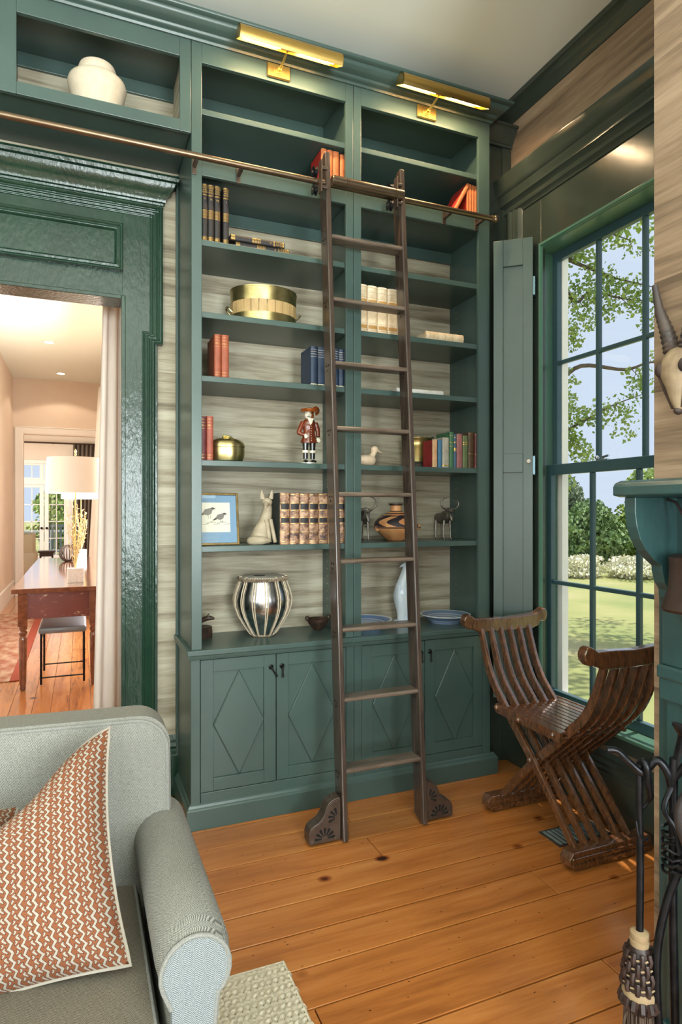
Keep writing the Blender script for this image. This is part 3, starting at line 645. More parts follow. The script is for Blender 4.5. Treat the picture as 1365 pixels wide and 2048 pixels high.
base('green base cabinet with two diamond-panel doors, right behind the folding chair', .808, 1.628, [(.851, 1.213), (1.217, 1.578)], 'base cabinets under the bookcase')
pl = [(0, 0), (.020, 0), (.020, .088), (.016, .094), (.012, .098), (.008, .108), (.002, .114), (0, .114)]
b = B().sweep([(-.004, .40), (-.004, 0), (1.646, 0), (1.646, .10)], pl, XY)
struct(b.build('trim_5', 'green_paint', origin=(.8, 0, 0)), 'green plinth moulding along the foot of the base cabinets', 'plinth')

# ------------------------------------------------------------------ ladder rail
RY, RZ = -.085, 3.018
rail = thing('ladder_rail', 'long bronze ladder rail running across bookcase and doorway', 'rail', (0, 0, 2.99))
B().tube([(-1.9, RY, RZ), (1.578, RY, RZ)], .0145, 16).build('rail_tube', 'bronze_rail', rail, smooth=True)
B().lathe([(.0145, 0), (.019, .002), (.019, .008), (.015, .012), (.021, .018), (.023, .026), (.019, .034), (.006, .038)], 16, (1.575, RY, RZ), axis='X').build('end_finial', 'bronze_rail', rail, smooth=True)
for x in (.012, .215, 1.33, 1.535, -.93):
    if x < -.5: continue
    b = B().box(x-.010, x+.010, -.006, 0, 2.978, 3.045).box(x-.008, x+.008, RY+.012, -.005, 3.006, 3.022)
    b.build('rail_bracket', 'dark_bronze', rail, bevel=.0015)

# ------------------------------------------------------------------ library ladder
lad = thing('library_ladder', 'dark wooden rolling library ladder leaning on the bronze rail', 'ladder', (.80, -.34, 0))
K = .2731/3.1            # lean: front edge y = y0 + K z
def ly(z): return -.378+K*z
def stile(xb, xt, z1=3.165):
    w_ = .026; dp = .088
    prof = []
    b = B()
    def ring(z, dy0, dy1):
        x = xb+(xt-xb)*z/3.165; y = ly(z); return [(x, y+dy0, z), (x+w_, y+dy0, z), (x+w_, y+dy1, z), (x, y+dy1, z)]
    vs = ring(.0, 0, .02)+ring(.03, 0, dp)+ring(z1-.06, 0, dp)+ring(z1, 0, .030)
    vs[0:4] = [(p[0], p[1], .004) for p in vs[0:4]]
    fs = [(3, 2, 1, 0), (12, 13, 14, 15)]
    for j in range(3):
        for q in range(4): fs.append((j*4+q, j*4+(q+1) % 4, (j+1)*4+(q+1) % 4, (j+1)*4+q))
    b.add(vs, fs); o = b.build('stile', 'ladder_wood', lad, bevel=.006, seg=3)
    bl = B()
    for k in range(1, 10):
        z = .307*k-.02; x = xb+(xt-xb)*z/3.165
        for dy, dz in ((.030, 0), (.056, 0), (.043, -.022)):
            bl.lathe([(.0045, -.0015), (.0045, .0005)], 8, (x-.0005, ly(z)+dy, z+dz), axis='X')
    bl.build('bolts', 'black_metal', o)
    return o
stile(.590, .612); stile(.988, 1.014)
for k in range(1, 10):
    z = .307*k; f = z/3.165
    x0 = .616+.022*f; x1 = .988+.026*f; y = ly(z)+.002
    pr = [(y+.082, z-.020), (y+.010, z-.020)]+arc(y+.010, z-.010, .010, -PI/2, -3*PI/2, 6)[1:]+[(y+.082, z)]
    B().prism(pr, 'X', x0-.002, x1+.002).build('tread', 'tread_wood', lad, bevel=.0015)
# top bar with ring grooves
z = 3.016; yb = ly(z)-.012+.02
tb = B().lathe([(.019, .630), (.023, .634), (.023, .700), (.021, .701), (.021, .703), (.023, .704), (.023, .708), (.021, .709), (.021, .711), (.023, .712), (.023, .960), (.021, .961), (.021, .963), (.023, .964), (.023, .968), (.021, .969), (.021, .971), (.023, .972), (.023, 1.008), (.019, 1.011)], 20, (0, -.140, 3.010), axis='X')
tb.build('top_bar', 'bronze_rail', lad, smooth=True)
for xs_ in (.612, 1.012):
    hk = B().box(xs_-.036, xs_-.030, -.145, -.105, 2.945, 3.098).box(xs_-.030, xs_+.002, -.130, -.112, 2.97, 2.985).box(xs_-.030, xs_+.002, -.130, -.112, 3.06, 3.075)
    h_ = hk.build('hook_plate', 'dark_bronze', lad, bevel=.003)
    for zc in (RZ+.0415, RZ-.0415):
        B().lathe([(.020, -.010), (.027, -.009), (.020, -.003), (.020, .003), (.027, .009), (.020, .010)], 20, (xs_-.048, RY, zc), axis='X').build('roller', 'black_metal', h_, smooth=True)
        B().lathe([(.006, -.014), (.006, .014)], 10, (xs_-.048, RY, zc), axis='X').build('axle', 'dark_bronze', h_)
# pierced cast housings at the feet
def caster(xa, sg):
    ol = [(0, .010), (.142, .010), (.146, .014), (.146, .055), (.138, .075), (.124, .086), (.104, .094), (.086, .108), (.074, .126), (.066, .152), (.054, .172), (.036, .184), (.018, .190), (0, .192)]
    y0, y1 = -.352, -.286
    b = B()
    b.prism([(xa+sg*p[0], p[1]) for p in ol], 'Y', y0+.006, y1)
    c = b.build('caster_housing', 'dark_bronze', lad, bevel=.002)
    fp = B().prism([(xa+sg*p[0]*.985+sg*.001, .013+(p[1]-.013)*.975) for p in ol], 'Y', y0, y0+.005); fp.build('face_plate', 'dark_bronze', c, bevel=.001)
    cut = B()
    def petal(cx, cz, a, r0, r1, wd):
        d = (cos(a), sin(a)); nrm = (-d[1], d[0])
        pts = [(cx+d[0]*r0-nrm[0]*wd*.3, cz+d[1]*r0-nrm[1]*wd*.3), (cx+d[0]*r1-nrm[0]*wd, cz+d[1]*r1-nrm[1]*wd), (cx+d[0]*(r1+.004), cz+d[1]*(r1+.004)), (cx+d[0]*r1+nrm[0]*wd, cz+d[1]*r1+nrm[1]*wd), (cx+d[0]*r0+nrm[0]*wd*.3, cz+d[1]*r0+nrm[1]*wd*.3)]
        cut.prism([(xa+sg*p[0], p[1]) for p in pts], 'Y', y0-.0006, y0+.001)
    for i in range(7): petal(.074, .026, PI*(i/6)*.94+.09, .014, .044, .0065)
    for i in range(4): petal(.016, .110, -.35+i*.55, .012, .040, .006)
    cut.build('pierced_rays', 'void_black', c)
    sc = B()
    for px_, pz_ in ((.132, .024), (.028, .022)): sc.lathe([(.0045, -.003), (.003, -.006)], 8, (xa+sg*px_, y0+.003, pz_), axis='Y')
    sc.build('screws', 'steel', c, smooth=True)
    wb = B().lathe([(.026, -.012), (.030, -.010), (.030, .010), (.026, .012)], 18, (xa+sg*.072, -.318, .0305), axis='X'); wb.build('wheel', 'black_metal', lad, smooth=True)
    B().lathe([(.007, -.004), (.007, .002)], 8, (xa-sg*.002, -.345, .205), axis='Y').build('fixing_bolt', 'black_metal', lad)
caster(.588, -1); caster(1.016, 1)

# ------------------------------------------------------------------ brass picture lights
def piclight(label, xc, xs0, xs1):
    t = thing('picture_light', label, 'picture light', (xc, 0, 3.52), group='brass picture lights')
    box('wall_plate', xc-.058, xc+.058, -.012, 0, 3.512, 3.582, 'brass_satin', t, bevel=.005, seg=1)
    r = B()
    for a, h0, h1 in ((.026, .012, .016), (.018, .016, .020), (.010, .02, .032)): r.lathe([(a, -h0), (a, -h1)], 20, (xc, 0, 3.55), axis='Y')
    r.build('rosette', 'brass_satin', t, bevel=.001)
    arm = smoothpath([(xc, -.02, 3.55), (xc+.004, -.06, 3.556), (xc+.008, -.10, 3.572), (xc+.012, -.135, 3.592)], 4)
    B().tube(arm, .006, 10).build('arm', 'brass', t, smooth=True)
    # trough-shaped shade: arc section extruded along X
    yc, zc, R1 = -.150, 3.554, .047
    o1 = arc(yc, zc, R1, math.radians(20), math.radians(218), 14); i1 = arc(yc, zc, R1-.003, math.radians(218), math.radians(20), 14)
    sd_ = B().prism(o1+i1, 'X', xs0, xs1).build('shade', 'brass_satin', t, smooth=True)
    for x_ in (xs0, xs1-.003): B().prism(o1, 'X', x_, x_+.003).build('end_cap', 'brass_satin', sd_)
    xm = (xs0+xs1)/2
    for a, c in ((xs0+.03, xm-.045), (xm+.045, xs1-.03)):
        B().tube([(a, yc+.004, zc+.012), (c, yc+.004, zc+.012)], .011, 12).build('bulb', 'bulb_warm', t, smooth=True)
    B().box(xm-.045, xm+.045, yc-.008, yc+.014, zc+.008, zc+.026).build('socket', 'brass_old', t)
    l = area('picture_light_glow', (xm, yc+.003, zc-.004), (xm, yc+.06, 3.0), xs1-xs0-.06, .03, 5.5, (1, .72, .42)); l.name = 'lamp_glow'
    return t
piclight('brass picture light over the left bookcase unit', .410, .178, .668)
piclight('brass picture light over the right bookcase unit', 1.222, .985, 1.490)
# ================================================================== BOOKS
for nm, c in (('cover_black', (38, 34, 36)), ('cover_orange', (196, 112, 62)), ('cover_red', (176, 44, 36)), ('cover_rust', (164, 84, 56)), ('cover_navy', (40, 58, 84)), ('cover_maroon', (104, 44, 46)), ('cover_brick', (166, 84, 66)),
              ('cover_darkgreen', (28, 42, 44)), ('cover_scarlet', (150, 36, 38)), ('cover_blue', (74, 128, 166)), ('cover_stone', (184, 178, 164)), ('cover_green', (70, 118, 84)), ('cover_slate', (70, 98, 128)), ('cover_rose', (160, 100, 100)), ('cover_olive', (98, 112, 72)), ('cover_brown', (88, 66, 46)), ('cover_wine', (104, 40, 42)), ('cover_white', (232, 228, 220)), ('cover_peach', (226, 176, 132))):
    mat(nm, c, .55, c2=tuple(int(v*.86) for v in c), scale=(30, 30, 30), bump=.1, bscale=(200, 200, 200))
def book(label, w, h, d, cover, loc, rot=(0, 0, 0), spine=None, bands=(), band_mat='gold_leaf', group=None, bulge=.006, text=None, rough_top=False, panels=()):
    """standing book: spine faces -Y, x in 0..w, y in 0..d (0 = spine), z in 0..h"""
    t = thing('book', label, 'book', loc, group=group); t.rotation_euler = rot
    tk = min(.003, w*.12); bl = min(bulge, w*.25)
    n = 6
    ark = [(w/2-w/2*cos(PI*i/n), -bl*sin(PI*i/n)) for i in range(n+1)]
    b = B()
    b.box(0, tk, .002, d, 0, h).box(w-tk, w, .002, d, 0, h)
    cov = b.build('cover', cover, t, bevel=.001, seg=1, local=True)
    sp = B(); sp.prism(ark+[(w, .006), (0, .006)], 'Z', 0, h); sp.build('spine', spine or cover, t, smooth=True, local=True)
    B().box(tk, w-tk, .006, d-.004, .004, h-.004).build('pages', 'pages', t, local=True)
    if bands:
        g = B()
        for z0, z1 in bands:
            a = [(p[0], p[1]-.0006) for p in ark]; g.prism(a+[(w, .001), (0, .001)], 'Z', z0*h, z1*h)
        g.build('spine_gilding', band_mat, t, smooth=True, local=True)['kind'] = 'stuff'
    for z0, z1, m_ in panels:
        a = [(p[0], p[1]-.0010) for p in ark[1:-1]]; B().prism(a+[(w*.9, .001), (w*.1, .001)], 'Z', z0*h, z1*h).build('spine_label', m_, t, smooth=True, local=True)
    if text:
        for s_, zz, size in text:
            cu = bpy.data.curves.new('lettering', 'FONT'); cu.body = s_; cu.size = size; cu.align_x = 'CENTER'; cu.align_y = 'CENTER'; cu.extrude = .0003; cu.resolution_u = 1
            tmp = bpy.data.objects.new('tmp_text', cu); COL.objects.link(tmp)
            me = bpy.data.meshes.new_from_object(tmp); bpy.data.objects.remove(tmp, do_unlink=True)
            wd = max([v.co.x for v in me.vertices])-min([v.co.x for v in me.vertices])
            k = min(1, w*.86/wd) if wd > 0 else 1
            for v in me.vertices: v.co.x *= k
            me.materials.append(M['gold_leaf']); o = bpy.data.objects.new('lettering', me); COL.objects.link(o); o.parent = t
            o.location = (w/2, -bl-.0006, zz*h); o.rotation_euler = (PI/2, 0, 0)
    return t
# volumes of the dark set, upper left shelf
LB = ((.012, .018), (.028, .034), (.040, .046), (.055, .061), (.072, .078), (.395, .401), (.412, .418), (.43, .434), (.446, .452), (.462, .466), (.478, .484), (.498, .503), (.515, .521), (.535, .541), (.79, .797), (.805, .81), (.952, .958), (.968, .982))
def vol(label, num, loc, rot=(0, 0, 0)):
    return book(label, .0275, .266, .19, 'cover_black', loc, rot, bands=LB, group='dark gilt-banded set', text=(('LANDS', .925, .014), ('AND', .885, .010), ('PEOPLES', .845, .012), (num, .73, .012)))
z2 = SH[2]
for i, (x, nu, lb) in enumerate(((.052, 'V', 'leftmost upright volume of the dark gilt-banded set on the upper left shelf'), (.081, 'VI', 'second upright volume of the dark gilt-banded set from the left'), (.111, 'VII', 'third upright volume of the dark gilt-banded set from the left'), (.151, 'I', 'rightmost upright volume of the dark gilt-banded set, standing slightly apart'))):
    vol(lb, nu, (x, .035, z2))
vol('dark gilt-banded volume lying flat on the shelf, bottom of the two', 'IV', (.212, .045, z2+.0275), (0, PI/2, 0))
vol('dark gilt-banded volume lying on top of another flat volume', 'III', (.187, .040, z2+.0555), (0, PI/2, 0))
# orange-spined red books in the row under the picture lights
OB = ((.03, .035), (.965, .97))
zt = RAILZ
for x, w_, h_, lb in ((.648, .031, .185, 'orange-spined red book, leftmost of three behind the ladder top'), (.680, .031, .184, 'orange-spined red book, middle of three behind the ladder top'), (.712, .032, .184, 'orange-spined red book, rightmost of three behind the ladder top'), (.750, .030, .176, 'orange-spined red book standing alone against the centre divider')):
    book(lb, w_, h_, .15, 'cover_red', (x, .05, zt), spine='cover_orange', bands=OB, band_mat='cover_red', group='orange-spined red books')
for i, x in enumerate((1.508, 1.525, 1.542, 1.559, 1.576)):
    book(('first', 'second', 'third', 'fourth', 'fifth')[i]+' thin orange-spined red book of the upright row at top right', .0165, .180-.002*i, .14, 'cover_red', (x, .05, zt), spine='cover_orange', bands=OB, band_mat='cover_red', group='orange-spined red books')
book('orange-spined red book leaning against the row at top right', .022, .185, .14, 'cover_red', (1.415, .045, zt+.012), (0, .50, 0), spine='cover_orange', group='orange-spined red books')
# rust pair, navy row
z4 = SH[4]
RB = ((.06, .065), (.12, .125), (.72, .724), (.78, .784), (.80, .804), (.86, .864), (.93, .935))
for x, w_, h_, lb in ((.112, .032, .203, 'taller rust-red cloth book of the pair on the left shelf'), (.146, .035, .203, 'thicker rust-red cloth book of the pair, on the right')):
    book(lb, w_, h_, .17, 'cover_rust', (x, .045, z4), bands=RB, group='pair of rust-red books')
for i in range(5):
    book(('leftmost', 'second', 'third', 'fourth', 'rightmost')[i]+' navy cloth book of the row beside the ladder', .0365, .196-.002*(i % 3), .15, 'cover_navy', (.592+.0378*i, .05, z4), bands=((.03, .05), (.74, .746), (.80, .806), (.86, .866), (.92, .926)), band_mat='pages', group='navy books beside the ladder')
z5 = SH[5]
book('maroon ribbed book at the far left of the brass box shelf', .034, .204, .16, 'cover_maroon', (.040, .04, z5), bands=RB)
book('brick-red gilt-titled book next to the brass box', .031, .206, .16, 'cover_brick', (.0755, .04, z5), bands=RB)
# seven old leather volumes
z6 = SH[6]
names = ('leftmost', 'second', 'third', 'fourth', 'fifth', 'sixth', 'rightmost')
for i in range(7):
    book(names[i]+' mottled tan leather volume of the old set beside the fox', .0485, .252-.001*(i % 2), .20, 'cover_darkgreen', (.432+.0500*i, .045, z6), spine='old_leather', bulge=.008,
         bands=((.02, .024), (.055, .062), (.235, .242), (.40, .408), (.52, .528), (.66, .668), (.80, .808), (.965, .972)), group='old leather set',
         panels=((.68, .79, 'cover_black'), (.42, .51, 'cover_black')))
# vellum row (right) and single volume lying down
z3 = SH[3]
for i in range(5):
    book(('leftmost', 'second', 'third', 'fourth', 'rightmost')[i]+' cream vellum volume of the gilt row behind the ladder', .0560, .246-.001*i, .19, 'vellum', (.845+.0580*i, .05, z3), bulge=.010, bands=((.06, .066), (.17, .176), (.205, .21), (.52, .526), (.60, .604), (.74, .745), (.86, .865), (.95, .955)), band_mat='vellum_tool', group='cream vellum row',
         panels=((.09, .16, 'vellum_tool'), (.655, .70, 'vellum_tool')))
book('cream vellum volume lying flat on the right shelf', .050, .235, .19, 'vellum', (1.482, .05, z3), (0, -PI/2, 0), spine='vellum', bulge=.012, bands=((.1, .104), (.3, .304), (.5, .504), (.7, .704), (.9, .904)), band_mat='vellum_tool')
book('thin white book lying flat on the right shelf', .026, .285, .20, 'cover_white', (1.356, .05, z4), (0, -PI/2, 0))
# mixed row right
book('red book with peach spine in front of the brass bucket', .030, .150, .10, 'cover_scarlet', (1.290, .05, z5), (0, 0, 0), spine='cover_peach')
for x, w_, h_, cv, lb, bd in ((1.334, .024, .150, 'cover_blue', 'light blue book between red and grey ones', ()),
                              (1.361, .042, .164, 'cover_stone', 'grey-white cloth book in the mixed row', ((.05, .09), (.55, .56))),
                              (1.406, .026, .196, 'cover_green', 'tall green cloth book in the mixed row', ((.6, .61), (.7, .71), (.9, .91))),
                              (1.434, .017, .184, 'cover_slate', 'thin slate-blue patterned book in the mixed row', ((.5, .6), (.75, .78), (.9, .92))),
                              (1.453, .036, .188, 'cover_rose', 'faded rose book in the mixed row', ((.86, .865), (.92, .925))),
                              (1.491, .034, .180, 'cover_olive', 'olive green book in the mixed row', ((.72, .74), (.78, .80))),
                              (1.528, .038, .200, 'cover_brown', 'dark brown gilt-lined book in the mixed row', ((.40, .408), (.955, .96))),
                              (1.569, .036, .196, 'cover_wine', 'dark wine-red gilt-lined book at the right end of the mixed row', ((.40, .408), (.05, .055), (.955, .96)))):
    book(lb, w_, h_, .105 if x < 1.40 else .14, cv, (x-.012, .045, z5), bands=bd)

# ================================================================== ORNAMENTS
# pale vase over the doorway
vx, vy, vz = -.395, .17, 3.2055
vs = thing('vase', 'squat pale ceramic vase with rolled shoulder over the doorway', 'vase', (vx, vy, vz))
B().lathe([(.055, 0), (.075, .01), (.094, .05), (.110, .10), (.122, .145), (.127, .168), (.122, .186), (.104, .200), (.092, .204), (.082, .206), (.076, .212), (.078, .225), (.082, .240), (.076, .256), (.060, .264), (.052, .262), (.050, .24)], 40, (vx, vy, vz)).build('body', 'ivory_ceramic', vs, smooth=True)
# brass and stave tub
tx, ty, tz = .392, .195, SH[3]
t = thing('brass_tub', 'brass tub with a band of pale staves and two handles', 'tub', (tx, ty, tz))
def ring(b, r0, r1, z0, z1, n=40, sy=.82):
    vs_ = []; fs_ = []
    for r, z in ((r0, z0), (r1, z1), (r1-.004, z1), (r0-.004, z0)):
        for i in range(n): vs_.append((tx+r*cos(2*PI*i/n), ty+r*sy*sin(2*PI*i/n), z))
    for j in range(4):
        for i in range(n): fs_.append((j*n+i, j*n+(i+1) % n, ((j+1) % 4)*n+(i+1) % n, ((j+1) % 4)*n+i))
    b.add(vs_, fs_)
b = B(); ring(b, .168, .168, tz, tz+.052); b.build('lower_band', 'brass_old', t, smooth=True)
b = B(); ring(b, .168, .169, tz+.112, tz+.178); ring(b, .171, .171, tz+.172, tz+.180); b.build('upper_band', 'brass_old', t, smooth=True)
for i in range(26):
    a0 = 2*PI*i/26+.01; a1 = 2*PI*(i+1)/26-.01; sy = .82
    p = [(tx+r*cos(a), ty+r*sy*sin(a)) for r, a in ((.1675, a0), (.1675, a1), (.158, a1), (.158, a0))]
    o = B().prism(p, 'Z', tz+.048, tz+.116).build('stave', 'stave_wood', t, bevel=.001, seg=1)
B().lathe([(.150, 0), (.150, .008)], 30, (tx, ty, tz)).build('bottom', 'brass_old', t)
for sg in (-1, 1):
    hp = smoothpath([(tx+sg*.165, ty-.025, tz+.062), (tx+sg*.186, ty-.022, tz+.082), (tx+sg*.189, ty, tz+.088), (tx+sg*.186, ty+.022, tz+.082), (tx+sg*.165, ty+.025, tz+.062)], 4)
    B().tube(hp, .005, 8).build('handle', 'brass_old', t, smooth=True)
# gourd-shaped brass box
gx, gy, gz = .190, .13, SH[5]
t = thing('brass_box', 'polished brass box shaped like a gourd with a knob', 'box', (gx, gy, gz))
def gourd(prof, z):  # lobed oval
    b = B(); n = 40; vs_ = []; fs_ = []
    for r, h in prof:
        for i in range(n):
            a = 2*PI*i/n; k = 1+.03*cos(5*a)
            vs_.append((gx+r*1.22*k*cos(a), gy+r*.95*k*sin(a), z+h))
    for j in range(len(prof)-1):
        for i in range(n): fs_.append((j*n+i, j*n+(i+1) % n, (j+1)*n+(i+1) % n, (j+1)*n+i))
    fs_ += [tuple(range(n))[::-1], tuple(range((len(prof)-1)*n, len(prof)*n))]
    return b.add(vs_, fs_)
gourd([(.048, 0), (.062, .008), (.068, .028), (.070, .052), (.069, .072)], gz).build('base', 'brass_old', t, smooth=True)
gourd([(.070, .073), (.071, .078), (.066, .096), (.052, .110), (.030, .116), (.006, .117)], gz).build('lid', 'brass_old', t, smooth=True)
B().tube(smoothpath([(gx-.012, gy-.02, gz+.112), (gx-.02, gy-.03, gz+.122), (gx+.004, gy-.035, gz+.118), (gx+.016, gy-.05, gz+.106)], 4), [.008]*13, 8).build('stem_knob', 'brass', t, smooth=True)
# ceramic figurine in coat and hat
fx, fy, fz = .605, .11, SH[5]
t = thing('figurine', 'glazed ceramic figurine in russet coat, wide hat and black boots', 'figurine', (fx, fy, fz))
B().prism([(fx+.040*cos(2*PI*i/12), fy+.032*sin(2*PI*i/12)) for i in range(12)], 'Z', fz, fz+.010).build('base', 'glaze_white', t, bevel=.002)
for sg in (-1, 1):
    x = fx+sg*.019
    B().tube([(x, fy, fz+.028), (x, fy, fz+.062), (x, fy, fz+.090), (x, fy, fz+.120)], [.012, .013, .015, .018], 12).build('leg', 'glaze_black', t, smooth=True)
    B().lathe([(.0155, .058), (.0175, .060), (.0175, .070), (.0155, .072)], 12, (x, fy, fz)).build('boot_cuff', 'glaze_white', t, smooth=True)
    B().loft([((x, fy+.006, fz+.016), .011, .008, (1, 0, 0), (0, 0, 1)), ((x+sg*.002, fy-.010, fz+.016), .012, .008, (1, 0, 0), (0, 0, 1)), ((x+sg*.004, fy-.026, fz+.014), .010, .006, (1, 0, 0), (0, 0, 1)), ((x+sg*.005, fy-.032, fz+.013), .004, .003, (1, 0, 0), (0, 0, 1))], 10).build('boot', 'glaze_black', t, smooth=True)
E3 = ((1, 0, 0), (0, 1, 0))
B().loft([((fx, fy, fz+.108), .046, .034)+E3, ((fx, fy, fz+.118), .044, .033)+E3, ((fx, fy, fz+.140), .035, .027)+E3, ((fx, fy, fz+.165), .030, .024)+E3, ((fx, fy, fz+.190), .034, .026)+E3, ((fx, fy, fz+.210), .036, .026)+E3, ((fx, fy, fz+.224), .028, .022)+E3, ((fx, fy, fz+.232), .014, .013)+E3], 18).build('coat', 'glaze_coat', t, smooth=True)
b = B()
for i in range(7): b.ball((fx+.002, fy-.0268-.006*(i < 2), fz+.120+i*.012), .0025, 6, 4)
b.build('buttons', 'glaze_white', t, smooth=True)
B().tube(smoothpath([(fx-.032, fy, fz+.212), (fx-.050, fy-.006, fz+.176), (fx-.056, fy-.010, fz+.158), (fx-.034, fy-.026, fz+.146)], 4), [.013]*5+[.0125]*4+[.010]*4, 10).build('arm', 'glaze_coat', t, smooth=True)
B().tube(smoothpath([(fx+.034, fy, fz+.212), (fx+.045, fy-.004, fz+.176), (fx+.045, fy-.010, fz+.142)], 4), [.013]*5+[.011]*4, 10).build('arm', 'glaze_coat', t, smooth=True)
for px_, py_, pz_ in ((fx-.028, fy-.028, fz+.143), (fx+.045, fy-.012, fz+.128)):
    h = B().ball((px_, py_, pz_), .0085, 10, 6, (1, .8, 1.15))
    for q in range(4): h.tube([(px_-.006+q*.004, py_-.004, pz_-.004), (px_-.006+q*.0042, py_-.006, pz_-.016+abs(q-1.5)*.002)], .0019, 6)
    h.tube([(px_+.006, py_-.004, pz_+.002), (px_+.010, py_-.008, pz_-.006)], .002, 6)
    h.build('hand', 'glaze_white', t, smooth=True)
B().prism([(fx-.016, fz+.232), (fx+.016, fz+.232), (fx+.006, fz+.205), (fx-.002, fz+.196), (fx-.008, fz+.208)], 'Y', fy-.030, fy-.016).build('collar', 'glaze_white', t, bevel=.002)
h = B().ball((fx-.006, fy-.004, fz+.250), .0195, 14, 10, (.95, 1.0, 1.15)); h.ball((fx-.010, fy-.021, fz+.246), .007, 8, 6, (.9, 1, 1))
h.build('head', 'glaze_white', t, smooth=True)
b = B()
for sg in (-1, 1): b.ball((fx-.010+sg*.008, fy-.0205, fz+.256), .0024, 6, 5)
b.ball((fx-.010, fy-.0275, fz+.249), .0022, 6, 4); b.tube([(fx-.018, fy-.024, fz+.240), (fx-.010, fy-.0275, fz+.2425), (fx-.002, fy-.024, fz+.240)], .0013, 6)
b.build('face_paint', 'glaze_black', t, smooth=True)
B().ball((fx+.004, fy+.006, fz+.248), .024, 12, 8, (1.05, .8, 1.3)).build('hair', 'glaze_hat', t, smooth=True)
B().lathe([(.030, .262), (.044, .264), (.050, .272), (.047, .280), (.036, .276), (.026, .276), (.022, .284), (.012, .288), (.002, .289)], 22, (fx+.004, fy, fz)).build('hat', 'glaze_hat', t, smooth=True)
B().tube(smoothpath([(fx+.010, fy-.02, fz+.276), (fx+.034, fy-.012, fz+.284), (fx+.046, fy, fz+.270), (fx+.040, fy+.01, fz+.254)], 4), [.006, .008, .010, .011, .012, .012, .012, .012, .011, .010, .008, .006, .003], 8).build('feather', 'glaze_hat', t, smooth=True)
# carved duck
ux, uy, uz = .922, .12, SH[5]
t = thing('carved_duck', 'small pale carved wooden duck', 'ornament', (ux, uy, uz))
Ey = ((0, 1, 0), (0, 0, 1))
B().loft([((ux-.075, uy, uz+.046), .006, .004)+Ey, ((ux-.062, uy, uz+.040), .024, .016)+Ey, ((ux-.035, uy, uz+.034), .036, .027)+Ey, ((ux, uy, uz+.032), .040, .030)+Ey, ((ux+.030, uy, uz+.031), .036, .030)+Ey, ((ux+.050, uy, uz+.032), .024, .024)+Ey, ((ux+.060, uy, uz+.034), .008, .010)+Ey], 16).build('body', 'duck_wood', t, smooth=True)
B().tube(smoothpath([(ux+.030, uy, uz+.045), (ux+.046, uy, uz+.064), (ux+.052, uy, uz+.082)], 4), [.020, .019, .017, .016, .015, .015, .016, .017, .018], 12).ball((ux+.055, uy, uz+.090), .020, 14, 9, (1.1, .9, 1)).build('neck_and_head', 'duck_wood', t, smooth=True)
B().loft([((ux+.070, uy, uz+.088), .010, .009)+Ey, ((ux+.084, uy, uz+.080), .009, .005)+Ey, ((ux+.098, uy, uz+.074), .008, .003)+Ey, ((ux+.101, uy, uz+.073), .003, .0015)+Ey], 10).build('bill', 'duck_wood', t, smooth=True)
# brass bucket on a grey stand
bx_, by_, bz_ = 1.312, .262, SH[5]
t = thing('brass_bucket', 'brass bucket with bail handle and dark pedestal foot', 'bucket', (bx_, by_, bz_))
B().lathe([(.070, 0), (.072, .010), (.066, .014), (.058, .030), (.062, .034), (.064, .040), (.050, .042)], 30, (bx_, by_, bz_)).build('pedestal', 'pewter', t, smooth=True)
B().lathe([(.056, .040), (.062, .044), (.077, .130), (.080, .136), (.080, .142), (.084, .168), (.088, .172), (.089, .178), (.085, .180), (.081, .172), (.073, .13), (.060, .05)], 36, (bx_, by_, bz_)).build('bowl', 'brass', t, smooth=True)
B().tube(smoothpath([(bx_+.084, by_-.02, bz_+.150), (bx_+.096, by_-.024, bz_+.168), (bx_+.094, by_-.026, bz_+.186), (bx_+.082, by_-.03, bz_+.188)], 4), .003, 8).build('handle_ear', 'black_metal', t, smooth=True)
mat('frame_gilt', (120, 98, 56), .35, .7, c2=(92, 74, 44), scale=(40, 40, 40))
# framed bird drawing
px0, px1, pz0, pz1 = .030, .243, 0, .252
t = thing('framed_picture', 'framed ink drawing of two birds with blue mat', 'picture', (.10, .085, SH[6]+.0015)); t.rotation_euler = (math.radians(-9), 0, 0)
fr_ = B(); fw = .011
X0, X1 = px0-.10, px1-.10
fr_.box(X0, X0+fw, 0, .014, 0, pz1).box(X1-fw, X1, 0, .014, 0, pz1).box(X0+fw, X1-fw, 0, .014, 0, fw).box(X0+fw, X1-fw, 0, .014, pz1-fw, pz1); fr_.build('frame', 'frame_gilt', t, bevel=.002, local=True)
B().box(X0+fw, X1-fw, .006, .012, fw, pz1-fw).build('mat_board', 'picture_mat', t, local=True)
pa = (X0+.034, X1-.042, .062, .205)
B().box(pa[0], pa[1], .005, .007, pa[2], pa[3]).build('drawing_paper', 'picture_paper', t, local=True)
B().box(X0+fw, X1-fw, .0018, .0032, fw, pz1-fw).build('glazing', 'glass', t, local=True)
ink = B(); gr = B()
